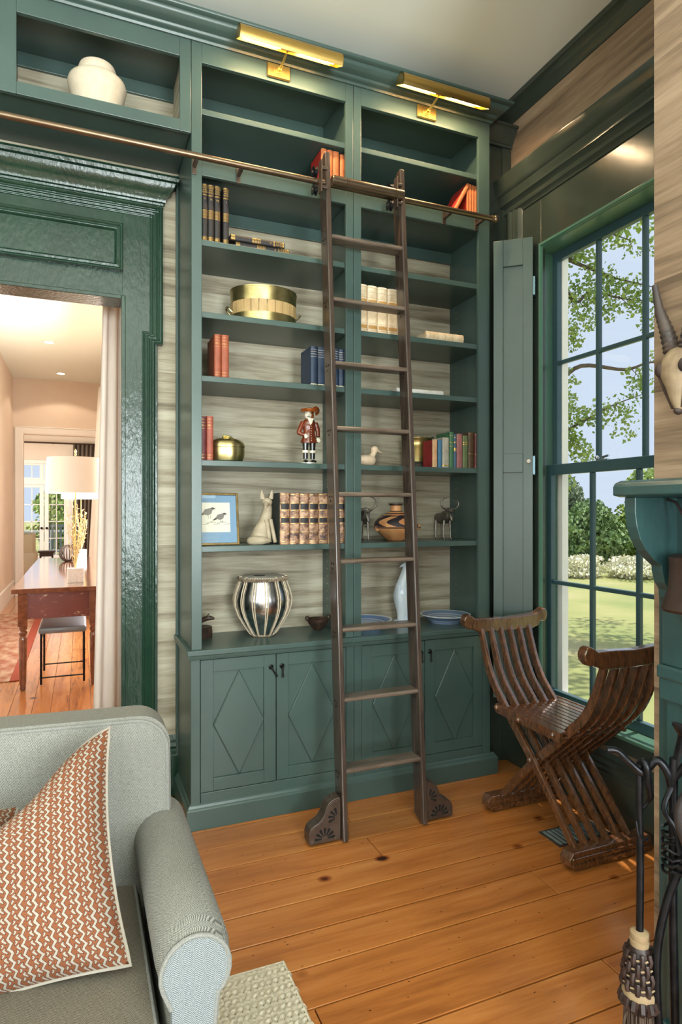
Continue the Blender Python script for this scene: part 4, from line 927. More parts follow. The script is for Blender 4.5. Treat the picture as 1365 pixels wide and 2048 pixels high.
def bird(cx, cz, s, m):
    body = [(cx+s*m*q[0], cz+s*q[1]) for q in ((-.9, -.15), (-.55, .35), (0, .5), (.45, .62), (.75, .55), (.95, .42), (.7, .34), (.5, .2), (.35, -.25), (-.1, -.5), (-.5, -.42))]
    gr.prism(body, 'Y', .0046, .0050)
    ink.prism([(cx+s*m*q[0], cz+s*q[1]) for q in ((.30, .55), (.55, .66), (.78, .56), (1.0, .40), (.66, .42), (.42, .40))], 'Y', .0042, .0046)
    ink.prism([(cx+s*m*q[0], cz+s*q[1]) for q in ((-.9, -.15), (-1.35, -.5), (-1.25, -.62), (-.6, -.36))], 'Y', .0042, .0046)
    for q in (-.15, .15): ink.prism([(cx+s*m*q, cz-.45*s), (cx+s*m*(q+.04), cz-.45*s), (cx+s*m*(q+.10), cz-.95*s), (cx+s*m*(q+.06), cz-.95*s)], 'Y', .0042, .0046)
bird(.000, .160, .034, 1); bird(.058, .136, .030, 1)
for i in range(7):
    a = -.03+i*.017; ink.prism([(a, .098+.006*((i*7) % 3)), (a+.03, .102+.006*((i*5) % 3)), (a+.03, .1035+.006*((i*5) % 3)), (a, .0995+.006*((i*7) % 3))], 'Y', .0042, .0046)
gr.build('birds', 'ink_grey', t, local=True); ink.build('ink_lines', 'ink', t, local=True)
# seated fox
x, y, z = .355, .115, SH[6]
t = thing('fox_statue', 'pale carved seated fox beside the old leather books', 'statue', (x, y, z))
# body leans: haunches at left, chest to the right
bd = B().loft([((x+.000, y, z+.004), .046, .034)+E3, ((x-.004, y, z+.030), .050, .036)+E3, ((x+.004, y, z+.070), .043, .033)+E3, ((x+.020, y, z+.110), .033, .029)+E3, ((x+.030, y, z+.150), .026, .025)+E3, ((x+.034, y-.002, z+.178), .022, .022)+E3, ((x+.034, y-.004, z+.192), .019, .020)+E3], 18)
bd.build('body', 'carved_stone', t, smooth=True)
B().tube([(x+.022, y-.022, z+.120), (x+.030, y-.032, z+.060), (x+.036, y-.034, z+.010)], [.013, .011, .010], 10).build('foreleg', 'carved_stone', t, smooth=True)
B().tube([(x+.044, y-.010, z+.120), (x+.056, y-.020, z+.060), (x+.066, y-.024, z+.008)], [.013, .011, .010], 10).build('foreleg', 'carved_stone', t, smooth=True)
hd = B().ball((x+.030, y-.008, z+.206), .026, 16, 10, (1.0, .95, .92)); hd.loft([((x+.024, y-.024, z+.202), .017, .015, (1, 0, 0), (0, 0, 1)), ((x+.014, y-.046, z+.190), .010, .009, (1, 0, 0), (0, 0, 1)), ((x+.008, y-.060, z+.182), .005, .005, (1, 0, 0), (0, 0, 1))], 12)
hd.build('head', 'carved_stone', t, smooth=True)
for sg, dx_ in ((-1, .010), (1, .050)):
    B().loft([((x+dx_, y-.004, z+.222), .012, .006)+E3, ((x+dx_+sg*.004, y-.004, z+.244), .010, .005)+E3, ((x+dx_+sg*.006, y-.004, z+.266), .002, .0015)+E3], 10).build('ear', 'carved_stone', t, smooth=True)
B().tube(smoothpath([(x-.040, y+.01, z+.016), (x-.056, y-.022, z+.018), (x-.030, y-.044, z+.020), (x+.014, y-.050, z+.020), (x+.040, y-.048, z+.018)], 5), [.012, .014, .016, .018, .019, .020, .021, .022, .023, .023, .023, .022, .021, .020, .018, .016, .014, .012, .009, .006, .002], 12).build('tail', 'carved_stone', t, smooth=True)
# cast bulls
def bull(label, loc, rz):
    t = thing('bull_figure', label, 'figurine', loc, rz, group='cast metal bulls')
    # faces -Y locally
    b = B().loft([((0, .105, .125), .006, .008, (1, 0, 0), (0, 0, 1)), ((0, .095, .122), .024, .028, (1, 0, 0), (0, 0, 1)), ((0, .060, .120), .027, .032, (1, 0, 0), (0, 0, 1)), ((0, .020, .122), .026, .034, (1, 0, 0), (0, 0, 1)), ((0, -.020, .130), .029, .040, (1, 0, 0), (0, 0, 1)), ((0, -.045, .142), .022, .034, (1, 0, 0), (0, 0, 1)), ((0, -.062, .156), .014, .020, (1, 0, 0), (0, 0, 1))], 14)
    b.build('body', 'pewter', t, smooth=True, local=True)
    for sx, sy in ((-1, 1), (1, 1), (-1, -1), (1, -1)):
        yy = .080 if sy > 0 else -.028
        B().tube([(sx*.018, yy, .110), (sx*.020, yy, .060), (sx*.021, yy-.002, .012), (sx*.021, yy-.004, .004)], [.010, .0055, .0042, .005], 8).ball((sx*.021, yy-.008, .0062), .0062, 8, 5, (1, 1.3, .9)).build('leg', 'pewter', t, smooth=True, local=True)
    h = B().loft([((0, -.056, .172), .016, .012, (1, 0, 0), (0, .6, .8)), ((0, -.068, .166), .017, .016, (1, 0, 0), (0, .6, .8)), ((0, -.080, .146), .013, .013, (1, 0, 0), (0, .8, .6)), ((0, -.090, .122), .009, .009, (1, 0, 0), (0, .9, .4)), ((0, -.093, .112), .0085, .007, (1, 0, 0), (0, 1, .2)), ((0, -.094, .108), .004, .004, (1, 0, 0), (0, 1, .2))], 12)
    for sg in (-1, 1): h.ball((sg*.022, -.058, .166), .008, 8, 5, (1.4, .6, .8))
    h.build('head', 'pewter', t, smooth=True, local=True)
    for sg in (-1, 1):
        pts = [(sg*(.014+.030*sin(a)*1.0+.0), -.060, .176+.034*(1-cos(a))) for a in [PI*.95*i/9 for i in range(10)]]
        pts = [(sg*(.010+.044*sin(PI*.95*i/10)), -.064-.004*i/10, .170+.034*(1-cos(PI*.95*i/10))) for i in range(11)]
        B().tube(pts, [.007-.0005*i for i in range(11)], 8).build('horn', 'pewter', t, smooth=True, local=True)
    B().tube(smoothpath([(0, .104, .136), (0, .120, .110), (0, .118, .060)], 4), .003, 6).build('tail', 'pewter', t, smooth=True, local=True)
    return t
bull('cast metal bull with round horns left of the painted pot', (.940, .185, SH[6]), -.12)
bull('cast metal bull with round horns at the right end of the shelf', (1.458, .195, SH[6]), -.12)
# painted pot
pt = B().lathe([(.045, 0), (.060, .012), (.090, .040), (.115, .062), (.124, .078), (.118, .100), (.098, .124), (.072, .142), (.048, .154), (.034, .160), (.030, .166), (.029, .190), (.034, .196), (.041, .199), (.041, .203), (.034, .204), (.027, .196), (.025, .17)], 44, (1.128, .165, SH[6]))
t = thing('painted_pot', 'round earthenware pot painted with black swirls, between the bulls', 'pot', (1.128, .165, SH[6]))
pt.build('body', 'painted_pot', t, smooth=True)
for sg in (-1, 1):
    B().tube(smoothpath([(1.128+sg*.108, .150, SH[6]+.088), (1.128+sg*.136, .142, SH[6]+.078), (1.128+sg*.118, .150, SH[6]+.060)], 4), .009, 8).build('lug_handle', 'painted_pot', t, smooth=True)
# ---- counter
tx, ty, tz = .392, .215, CT
t = thing('tabla_drum', 'polished metal kettle drum with cord lacing on the counter', 'drum', (tx, ty, tz))
tprof = [(.050, .004), (.066, .016), (.098, .062), (.126, .110), (.142, .155), (.145, .190), (.138, .226), (.122, .268), (.116, .286)]
B().lathe(tprof, 44, (tx, ty, tz)).build('shell', 'silver_metal', t, smooth=True)
B().lathe([(.118, .284), (.121, .290), (.119, .302), (.104, .305), (.052, .3055)], 40, (tx, ty, tz)).build('drum_skin', 'skin_head', t, smooth=True)
B().lathe([(.030, .3056), (.030, .3072), (.004, .3080)], 24, (tx-.02, ty-.01, tz)).build('tuning_spot', 'black_paste', t)
rp = B()
for i in range(60):
    a = 2*PI*i/60; rp.tube([(tx+.121*cos(a), ty+.121*sin(a), tz+.284), (tx+.126*cos(a+.06), ty+.126*sin(a+.06), tz+.292), (tx+.121*cos(a+.12), ty+.121*sin(a+.12), tz+.299)], .0045, 6)
o = rp.build('braided_rim', 'rope_dark', t, smooth=True); o['kind'] = 'stuff'
B().lathe([(.046, 0), (.060, .002), (.062, .010), (.056, .016), (.046, .016)], 30, (tx, ty, tz)).build('foot_ring', 'rope_dark', t, smooth=True)
for i in range(14):
    for dq in (-.055, .055):
        a = 2*PI*i/14+.1
        pth = [(tx+(r+.004)*cos(a+dq*(.35+.65*(h/.286))), ty+(r+.004)*sin(a+dq*(.35+.65*(h/.286))), tz+h) for r, h in tprof]+[(tx+.123*cos(a), ty+.123*sin(a), tz+.302), (tx+.112*cos(a), ty+.112*sin(a), tz+.305)]
        B().tube(pth, .0029, 6).build('lacing', 'cord', t, smooth=True)
# dark carved bowl
cx, cy = .702, .24
t = thing('carved_bowl', 'small dark carved wooden bowl with two lug ends', 'bowl', (cx, cy, CT))
B().lathe([(.018, 0), (.024, .004), (.030, .012), (.050, .036), (.060, .056), (.061, .062), (.056, .060), (.040, .034), (.02, .02)], 28, (cx, cy, CT)).build('body', 'dark_wood', t, smooth=True)
for sg in (-1, 1): B().ball((cx+sg*.060, cy, CT+.066), .013, 10, 7, (1, 1, 1.1)).build('lug', 'dark_wood', t, smooth=True)
# carved animal box
cx, cy = .105, .27
t = thing('carved_animal', 'dark carved wooden animal head on a ribbed drum base', 'carving', (cx, cy, CT))
b = B()
for i in range(26):
    a = 2*PI*i/26; b.tube([(cx+.036*cos(a), cy+.036*sin(a), CT), (cx+.037*cos(a), cy+.037*sin(a), CT+.03), (cx+.035*cos(a), cy+.035*sin(a), CT+.056)], .0048, 6)
b.lathe([(.036, 0), (.037, .03), (.034, .058), (.004, .062)], 20, (cx, cy, CT)); b.build('ribbed_base', 'dark_wood', t, smooth=True)
B().tube(smoothpath([(cx-.030, cy, CT+.058), (cx-.022, cy-.004, CT+.078), (cx-.004, cy-.01, CT+.092), (cx+.018, cy-.016, CT+.100)], 4), [.013]*5+[.012]*4+[.013]*4, 10).build('neck', 'dark_wood', t, smooth=True)
B().loft([((cx+.012, cy-.014, CT+.098), .013, .013)+Ey, ((cx+.028, cy-.018, CT+.100), .011, .011)+Ey, ((cx+.044, cy-.02, CT+.097), .009, .007)+Ey, ((cx+.048, cy-.02, CT+.096), .004, .004)+Ey], 10).build('head', 'dark_wood', t, smooth=True)
for dy in (-.008, .008): B().loft([((cx+.016, cy-.016+dy, CT+.108), .005, .003)+E3, ((cx+.022, cy-.016+dy, CT+.122), .001, .001)+E3], 8).build('ear', 'dark_wood', t, smooth=True)
# white porcelain bird figure
cx, cy = 1.235, .27
t = thing('porcelain_bird', 'tall white glazed porcelain bird standing behind the ladder', 'figurine', (cx, cy, CT))
B().loft([((cx, cy, CT), .046, .036)+E3, ((cx, cy, CT+.02), .042, .034)+E3, ((cx-.006, cy, CT+.06), .038, .032)+E3, ((cx-.006, cy, CT+.11), .052, .042)+E3, ((cx-.006, cy, CT+.16), .060, .046)+E3, ((cx, cy, CT+.21), .052, .042)+E3, ((cx+.008, cy, CT+.26), .036, .032)+E3, ((cx+.014, cy, CT+.30), .024, .024)+E3, ((cx+.014, cy, CT+.325), .020, .020)+E3, ((cx+.012, cy, CT+.34), .010, .010)+E3], 20).build('body', 'white_porcelain', t, smooth=True)
B().loft([((cx-.004, cy-.004, CT+.328), .010, .010)+Ey, ((cx-.022, cy-.008, CT+.322), .006, .006)+Ey, ((cx-.034, cy-.01, CT+.314), .002, .002)+Ey], 10).build('beak', 'white_porcelain', t, smooth=True)
for sg in (-1, 1): B().loft([((cx+sg*.046, cy-.012, CT+.22), .008, .016, (1, 0, 0), (0, 1, 0)), ((cx+sg*.056, cy-.012, CT+.16), .010, .030, (1, 0, 0), (0, 1, 0)), ((cx+sg*.044, cy-.006, CT+.09), .006, .018, (1, 0, 0), (0, 1, 0)), ((cx+sg*.034, cy, CT+.05), .002, .004, (1, 0, 0), (0, 1, 0))], 10).build('wing', 'white_porcelain', t, smooth=True)
B().lathe([(.062, 0), (.066, .004), (.058, .014), (.046, .018)], 28, (cx, cy, CT)).build('base', 'white_porcelain', t, smooth=True)
# plates
def plate(label, cx, cy, r, m_, z0=CT):
    t = thing('plate', label, 'plate', (cx, cy, z0), group='blue and white plates')
    k = r/.15
    B().lathe([(.080*k, 0), (.092*k, .0), (.096*k, .008), (.112*k, .020), (.142*k, .040), (.150*k, .044), (.150*k, .047), (.142*k, .046), (.100*k, .027), (.070*k, .020), (.004, .019)], 48, (cx, cy, z0)).build('dish', m_, t, smooth=True)
plate('blue-rimmed plate on the counter between the ladder and the chair', 1.462, .195, .143, 'plate_blue')
plate('pale blue-rimmed plate on the counter left of the porcelain bird', .968, .22, .150, 'plate_pale')
# ================================================================== FOLDING SLAT CHAIR
YC = -.63
ch = thing('folding_chair', 'dark carved wooden folding slat chair with scrolled arms by the window', 'chair', (1.56, YC, 0))
SP = [(.395, .855), (.372, .790), (.335, .690), (.285, .605), (.215, .535), (.120, .445), (0, .335), (-.130, .205), (-.262, .062)]
def slat_path(sg, x):
    pts = smoothpath([(x, YC+sg*s_, z_) for s_, z_ in SP], 3)
    return pts
def ribbon(b, pts, wx, dp):
    """rectangular bar following pts in the YZ plane; wx wide in X, dp deep in profile"""
    m = len(pts); vs = []; fs = []
    for i, p in enumerate(pts):
        t_ = (pts[min(i+1, m-1)]-pts[max(i-1, 0)]).normalized(); nv = Vector((0, -t_.z, t_.y))
        d_ = dp[i] if isinstance(dp, list) else dp
        for sx, sn in ((-1, -1), (1, -1), (1, 1), (-1, 1)): vs.append(p+Vector((sx*wx/2, 0, 0))+nv*(sn*d_/2))
    for j in range(m-1):
        for q in range(4): fs.append((j*4+q, j*4+(q+1) % 4, (j+1)*4+(q+1) % 4, (j+1)*4+q))
    fs += [(3, 2, 1, 0), (m*4-4, m*4-3, m*4-2, m*4-1)]
    b.add(vs, fs)
XS = [1.402+.058*i for i in range(6)]
for sg, off in ((1, 0.0), (-1, .029)):
    for i, x in enumerate(XS):
        if sg < 0 and i == 5: pass
        pts = slat_path(sg, x+off); m = len(pts)
        dp = [.030+.012*sin(PI*k/(m-1)) for k in range(m)]
        b = B(); ribbon(b, pts, .0200, dp); b.build('slat', 'chair_wood', ch, bevel=.004, seg=2)
def armbar(y, z):
    # bar along X with knobbed ends; outline in XZ, thick in Y
    x0, x1 = 1.300, 1.815; b = B()
    top = [(x0+.002, z-.012), (x0-.004, z+.006), (x0+.008, z+.022), (x0+.026, z+.028), (x0+.046, z+.020), (x0+.068, z+.010), (x0+.12, z+.010), ((x0+x1)/2, z+.006), (x1-.12, z+.012), (x1-.068, z+.016), (x1-.046, z+.026), (x1-.026, z+.034), (x1-.006, z+.026), (x1, z+.006), (x1-.006, z-.012), (x1-.020, z-.020), (x1-.044, z-.016), (x1-.06, z-.034), (x1-.09, z-.040), ((x0+x1)/2, z-.044), (x0+.09, z-.042), (x0+.066, z-.034), (x0+.05, z-.026), (x0+.024, z-.028)]
    b.prism([(p[0], z+.004+(p[1]-z)*1.38) for p in top], 'Y', y-.023, y+.023); return b.build('arm_rest', 'chair_wood', ch, bevel=.008, seg=3)
armbar(YC+.405, .890); armbar(YC-.405, .890)
# feet: moulded runners
for y, nm in ((YC-.272, 'foot_runner'), (YC+.272, 'foot_runner')):
    x0, x1 = 1.340, 1.790
    b = B().prism([(x0+.03, .002), (x1-.03, .002), (x1, .024), (x1, .050), (x1-.02, .076), (x0+.02, .076), (x0, .050), (x0, .024)], 'Y', y-.030, y+.030)
    f = b.build(nm, 'chair_wood', ch, bevel=.004)
    for zz in (.026, .050): B().box(x0+.012, x1-.012, y-.036, y+.036, zz-.006, zz+.006).build('bead', 'chair_wood', f, bevel=.003)
# seat boards run between the two slat sets
for i in range(10):
    x = 1.392+i*.0335
    B().box(x, x+.030, YC-.195, YC+.195, .508, .524).build('seat_board', 'chair_wood', ch, bevel=.003)
B().box(1.372, 1.392, YC-.205, YC+.235, .482, .526).build('seat_rail', 'chair_wood', ch, bevel=.004)
B().box(1.727, 1.745, YC-.205, YC+.235, .482, .526).build('seat_rail', 'chair_wood', ch, bevel=.004)
for yy, zz, xx in ((YC+.222, .510, 1.372), (YC+.06, .500, 1.372), (YC-.165, .505, 1.372), (YC, .338, 1.388)):
    B().lathe([(.014, 0), (.014, -.004), (.010, -.011), (.003, -.014)], 12, (xx, yy, zz), axis='X').build('peg', 'chair_wood', ch, smooth=True)
for i in range(6):
    x = XS[i]+.029
    B().lathe([(.008, 0), (.008, -.003), (.001, -.010)], 8, (x, YC-.246, .540), axis='Y').build('stud', 'pewter', ch, smooth=True)
for yy, zz in ((YC-.19, .545), (YC+.19, .545)):
    B().tube([(1.38, yy, zz-.05), (1.74, yy, zz-.05)], .009, 8).build('cross_rod', 'chair_wood', ch, smooth=True)
B().tube([(1.39, YC, .335), (1.73, YC, .335)], .010, 8).build('pivot_rod', 'chair_wood', ch, smooth=True)
# floor vent under the chair
vt = thing('floor_vent', 'small grey metal floor vent under the folding chair', 'vent', (1.60, -.70, 0))
box('vent_frame', 1.44, 1.74, -.76, -.62, .0002, .0035, 'pewter', vt, bevel=.001)
for i in range(12): box('louvre', 1.455+i*.0235, 1.469+i*.0235, -.748, -.632, .0032, .006, 'grey_paint', vt, bevel=.001)

# ================================================================== SOFA
sf = thing('sofa', 'light grey herringbone sofa with rolled arm', 'sofa', (-1.25, -1.25, .0))
SX0, SX1 = -2.30, -.235
def rounded(b, x0, x1, y0, y1, z0, z1, r, n=5):
    """box with rounded edges in all directions via rings (superellipse-free, good for cushions)"""
    m = [(-1, 0)]
    rings = [(z0, r), (z0+r*.3, r*.3), (z0+r, 0), (z1-r, 0), (z1-r*.3, r*.3), (z1, r)]
    vs = []; fs = []; k = 4*(n+1)
    for z_, ins in rings:
        X0_, X1_, Y0_, Y1_ = x0+ins, x1-ins, y0+ins, y1-ins
        rr = max(r*1.0-ins*.3, .004)
        for cx_, cy_, a0 in ((X1_-rr, Y1_-rr, 0), (X0_+rr, Y1_-rr, PI/2), (X0_+rr, Y0_+rr, PI), (X1_-rr, Y0_+rr, 3*PI/2)):
            for i in range(n+1): a = a0+PI/2*i/n; vs.append((cx_+rr*cos(a), cy_+rr*sin(a), z_))
    for j in range(len(rings)-1):
        for i in range(k): fs.append((j*k+i, j*k+(i+1) % k, (j+1)*k+(i+1) % k, (j+1)*k+i))
    fs += [tuple(range(k))[::-1], tuple(range((len(rings)-1)*k, len(rings)*k))]
    return b.add(vs, fs)
# back: rounded outline in XZ, thick in Y, leaning slightly
def back_outline(ins=0):
    x0, x1, z0, z1 = SX0+ins, SX1-ins, .30, .896-ins; r = .085
    pts = [(x0, z0), (x1-.02, z0), (x1, .56)]
    pts += [(p[0], p[1]) for p in arc(x1-r, z1-.014-r, r, 0, PI/2, 8)]
    pts += [((x0+x1)/2, z1+.012)]
    pts += [(p[0], p[1]) for p in arc(x0+r, z1-.014-r, r, PI/2, PI, 8)] + [(x0, .56)]
    return pts
def lean(p, y): return (p[0], y-.135+(p[1]-.45)*.10, p[1])
bo = back_outline(); bi = back_outline(.016); n_ = len(bo)
vs = [lean(p, -.885) for p in bi]+[lean(p, -.905) for p in bo][0:0]
b = B()
L0 = [lean(p, -1.005) for p in bi]; L1 = [lean(p, -.990) for p in bo]; L2 = [lean(p, -.885) for p in bo]; L3 = [lean(p, -.872) for p in bi]
vs = L0+L1+L2+L3; fs = [tuple(range(n_)), tuple(range(3*n_, 4*n_))[::-1]]
for j in range(3):
    for i in range(n_): fs.append((j*n_+i, j*n_+(i+1) % n_, (j+1)*n_+(i+1) % n_, (j+1)*n_+i))
b.add(vs, fs); bko = b.build('backrest', 'weave_back', sf, smooth=True)
wp = [lean(p, -1.000) for p in back_outline(.010)]
B().tube(wp[2:-1], .0055, 8).build('welt', 'welt', bko, smooth=True)
# right arm: rolled section in XZ swept along Y
def arm_section(xc, zc, r):
    pts = [(xc-.050, .09), (xc+.040, .09), (xc+.036, .40), (xc+.048, zc-r*.75)]
    pts += [p for p in arc(xc, zc, r, -PI*.20, PI*1.12, 16)]
    pts += [(xc-.052, zc-r*.9), (xc-.050, .42)]
    return pts
def sofa_arm(xc, mir=1):
    sec = arm_section(0, .565, .074); n_ = len(sec)
    Ys = [-1.02, -1.10, -1.25, -1.45, -1.62, -1.655]; sc = [1, 1, 1, 1, 1, .93]
    vs = []; fs = []
    for y_, k in zip(Ys, sc):
        dz = -.012*(1-min(1, (-1.02-y_)/.6))
        for p in sec: vs.append((xc+mir*p[0]*k, y_, .40+(p[1]-.40)*k+(dz if p[1] > .3 else 0)))
    for j in range(len(Ys)-1):
        for i in range(n_): fs.append((j*n_+i, j*n_+(i+1) % n_, (j+1)*n_+(i+1) % n_, (j+1)*n_+i))
    fs += [tuple(range(n_)), tuple(range((len(Ys)-1)*n_, len(Ys)*n_))[::-1]]
    a = B().add(vs, fs).build('arm', 'weave_arm', sf, smooth=True)
    fp = [(xc+mir*p[0]*.90, .40+(p[1]-.40)*.93-.002) for p in sec]
    B().prism(fp, 'Y', -1.664, -1.652).build('arm_front', 'weave_front_bluelit', a, bevel=.003)
    B().tube([(p[0], -1.662, p[1]) for p in fp[1:-1]], .005, 8).build('welt', 'welt', a, smooth=True)
sofa_arm(-.260, 1); sofa_arm(-2.27, -1)
rounded(B(), -2.20, -.322, -1.70, -1.11, .30, .458, .035).build('seat_cushion', 'weave_seat', sf, smooth=True)
B().tube([(-2.18, -1.688, .442), (-.345, -1.688, .442), (-.334, -1.66, .444), (-.334, -1.14, .446)], .005, 8).build('welt', 'welt', sf, smooth=True)
B().box(-2.22, -.31, -1.64, -1.04, .09, .31).build('base_frame', 'weave_seat', sf, bevel=.01)
B().box(-2.26, -.25, -1.07, -.99, .09, .50).build('back_frame', 'weave_back', sf, bevel=.01)
for x_ in (-2.24, -.29):
    for y_ in (-1.60, -1.06): B().lathe([(.016, 0.016), (.024, .095)], 12, (x_, y_, 0)).build('leg', 'dark_wood', sf, smooth=True)
# cushions
def cushion(label, loc, rx, rz, W=.275, H=.262, T=.105, ry=0, chop=.145):
    t = thing('throw_pillow', label, 'pillow', loc, group='printed throw pillows')
    t.rotation_euler = (rx, ry, rz)
    n_ = 36; vs = []; fs = []; uv = []
    def pos(u, v, side):
        w_ = (1-abs(u)**3.2)*(1-abs(v)**3.2); th = T*max(w_, 0)**.55
        x_ = u*W*(1-.09*(1-abs(v)**2.0)*(abs(u)**2)); z_ = v*H*(1-.09*(1-abs(u)**2.0)*(abs(v)**2))
        if v > 0:
            k = math.exp(-(u/.52)**2)*v**1.6; z_ -= chop*k; th *= 1-.30*k
            th += .022*math.exp(-((u-.28)/.10)**2)*v*(1-v)*2; th -= .020*math.exp(-((u-.05)/.12)**2)*v
        th += .006*sin(7*u+3*v)*w_
        return (x_, -th*side if side > 0 else th*.75, z_)
    for side in (1, -1):
        k0 = len(vs)
        for j in range(n_+1):
            for i in range(n_+1):
                u = -1+2*i/n_; v = -1+2*j/n_; vs.append(pos(u, v, side)); uv.append((u*.5+.5, v*.5+.5))
        for j in range(n_):
            for i in range(n_): q = k0+j*(n_+1)+i; fs.append((q, q+1, q+n_+2, q+n_+1))
    b = B().add(vs, fs); b.uv = uv; b.build('pillow_cover', 'cushion_print', t, smooth='all', local=True)
    rim = [pos(u, -1, 1) for u in [-1+2*i/20 for i in range(20)]]+[pos(1, v, 1) for v in [-1+2*i/20 for i in range(20)]]+[pos(1-2*i/20, 1, 1) for i in range(20)]+[pos(-1, 1-2*i/20, 1) for i in range(21)]
    B().tube(rim, .0045, 6).build('piping', 'cushion_piping', t, smooth=True, local=True)
cushion('terracotta zigzag-print throw pillow leaning on the sofa back', (-.650, -1.300, .640), math.radians(-34), math.radians(-10), ry=math.radians(-11), chop=.20, H=.258)
cushion('second terracotta zigzag-print throw pillow at the left edge of view', (-.895, -1.225, .565), math.radians(-38), math.radians(0), ry=math.radians(3), H=.19, T=.08, chop=.03)

# ================================================================== RUG: braided rows, each row its own piece
RX1, RYT = .135, -.975
rug = thing('braided_rug', 'natural braided jute rug under the sofa', 'rug', (-1.0, -2.0, 0))
box('backing', -2.3, RX1-.006, -3.3, RYT-.004, .0005, .006, 'jute_base', rug, bevel=.001)
b = B(); L = RX1-.012+2.29; step = .021; m_ = int(L/step)
for i in range(m_):
    x_ = RX1-.014-step*i
    for sg in (-1, 1):
        # one plump slanted strand
        c = [(x_+.013, sg*.0000), (x_-.001, sg*.0170), (x_-.018, sg*.0155), (x_-.013, sg*.002), (x_+.004, -sg*.0012)]
        vs = [(p[0], p[1], .006) for p in c]+[(x_-.006, sg*.0105, .0180), (x_+.006, sg*.0055, .0160)]
        fs = [(0, 1, 5, 6), (1, 2, 5), (2, 3, 5), (3, 4, 6, 5), (4, 0, 6)]
        if sg < 0: fs = [f[::-1] for f in fs]
        b.add(vs, fs)
first = b.build('braid_row', 'jute', rug, smooth='all', local=False)
# rows share one mesh; place copies along Y
base_y = RYT-.024
first.location = (0, base_y, 0); 
for k in range(1, 63):
    o = first.copy(); COL.objects.link(o); o.parent = rug; o.location = (((k % 2)*.008), base_y-.0355*k, 0)
B().tube([(-2.3, RYT-.004, .008), (RX1-.004, RYT-.004, .008), (RX1-.004, -3.3, .008)], .007, 8).build('bound_edge', 'jute', rug, smooth=True)

# ================================================================== CHIMNEYPIECE
mt = thing('mantelpiece', 'worn dark green mantelpiece with curved brackets at the right edge', 'mantelpiece', (.93, -2.7, 0))
b = B().box(.918, .949, -1.93, -1.712, 0, 1.483).box(.918, .949, -3.70, -3.46, 0, 1.483).box(.918, .949, -3.46, -1.93, 1.02, 1.483)
b.build('surround_board', 'mantel_paint', mt, bevel=.003)
sp_ = [(0, 1.483), (.155, 1.483), (.175, 1.487), (.175, 1.508), (.168, 1.518), (.150, 1.524), (0, 1.524)]
B().sweep([(.945, -1.722), (.945, -3.70)], [(o+.02, z_) for o, z_ in sp_], XY).build('mantel_shelf', 'mantel_paint', mt, bevel=.003)
cv = [(.925, 1.483), (.777, 1.483), (.777, 1.445), (.783, 1.410), (.795, 1.380), (.815, 1.352), (.840, 1.330), (.866, 1.312), (.868, 1.296), (.876, 1.270), (.890, 1.252), (.892, 1.232), (.902, 1.215), (.925, 1.205)]
for y in (-1.766, -3.66):
    B().prism(cv, 'Y', y, y+.032).build('bracket', 'mantel_paint', mt, bevel=.002)
for y0, y1 in ((-1.90, -1.748), (-3.66, -3.50)):
    p_ = B().box(.903, .919, y0, y1, .10, 1.205).build('pilaster', 'mantel_paint', mt, bevel=.002)
    B().box(.893, .920, y0-.006, y1+.006, 1.062, 1.205).build('cap_block', 'mantel_paint', mt, bevel=.003)
    B().box(.880, .920, y0-.012, y1+.012, 1.028, 1.062).build('collar', 'mantel_paint', mt, bevel=.006)
    B().box(.886, .920, y0-.008, y1+.008, .975, 1.028).build('neck_block', 'mantel_paint', mt, bevel=.003)
    B().box(.890, .920, y0-.008, y1+.008, 0, .16).build('plinth_block', 'mantel_paint', mt, bevel=.003)
B().box(.945, .9495, -3.45, -1.94, 0, 1.01).build('firebox', 'black_paste', mt)
# leather bellows hanging from the bracket
bl = thing('leather_bellows', 'dark brown leather bellows hanging from the mantel bracket', 'bellows', (.850, -1.845, 1.205))
B().loft([((.870, -1.850, 1.345), .020, .055, (1, 0, 0), (0, 1, 0)), ((.868, -1.850, 1.338), .034, .062, (1, 0, 0), (0, 1, 0)), ((.866, -1.850, 1.300), .027, .060, (1, 0, 0), (0, 1, 0)), ((.864, -1.850, 1.265), .026, .062, (1, 0, 0), (0, 1, 0)), ((.858, -1.850, 1.235), .034, .066, (1, 0, 0), (0, 1, 0)), ((.854, -1.850, 1.215), .040, .070, (1, 0, 0), (0, 1, 0)), ((.854, -1.850, 1.208), .034, .064, (1, 0, 0), (0, 1, 0))], 24).build('leather_body', 'leather_brown', bl, smooth=True)
B().tube([(.868, -1.850, 1.345), (.876, -1.846, 1.395), (.874, -1.800, 1.470), (.874, -1.775, 1.478)], .004, 8).build('hanging_thong', 'leather_black', bl, smooth=True)
B().lathe([(.012, -.030), (.016, -.004), (.018, .004)], 14, (.858, -1.850, 1.206)).build('nozzle', 'brass', bl, smooth=True)
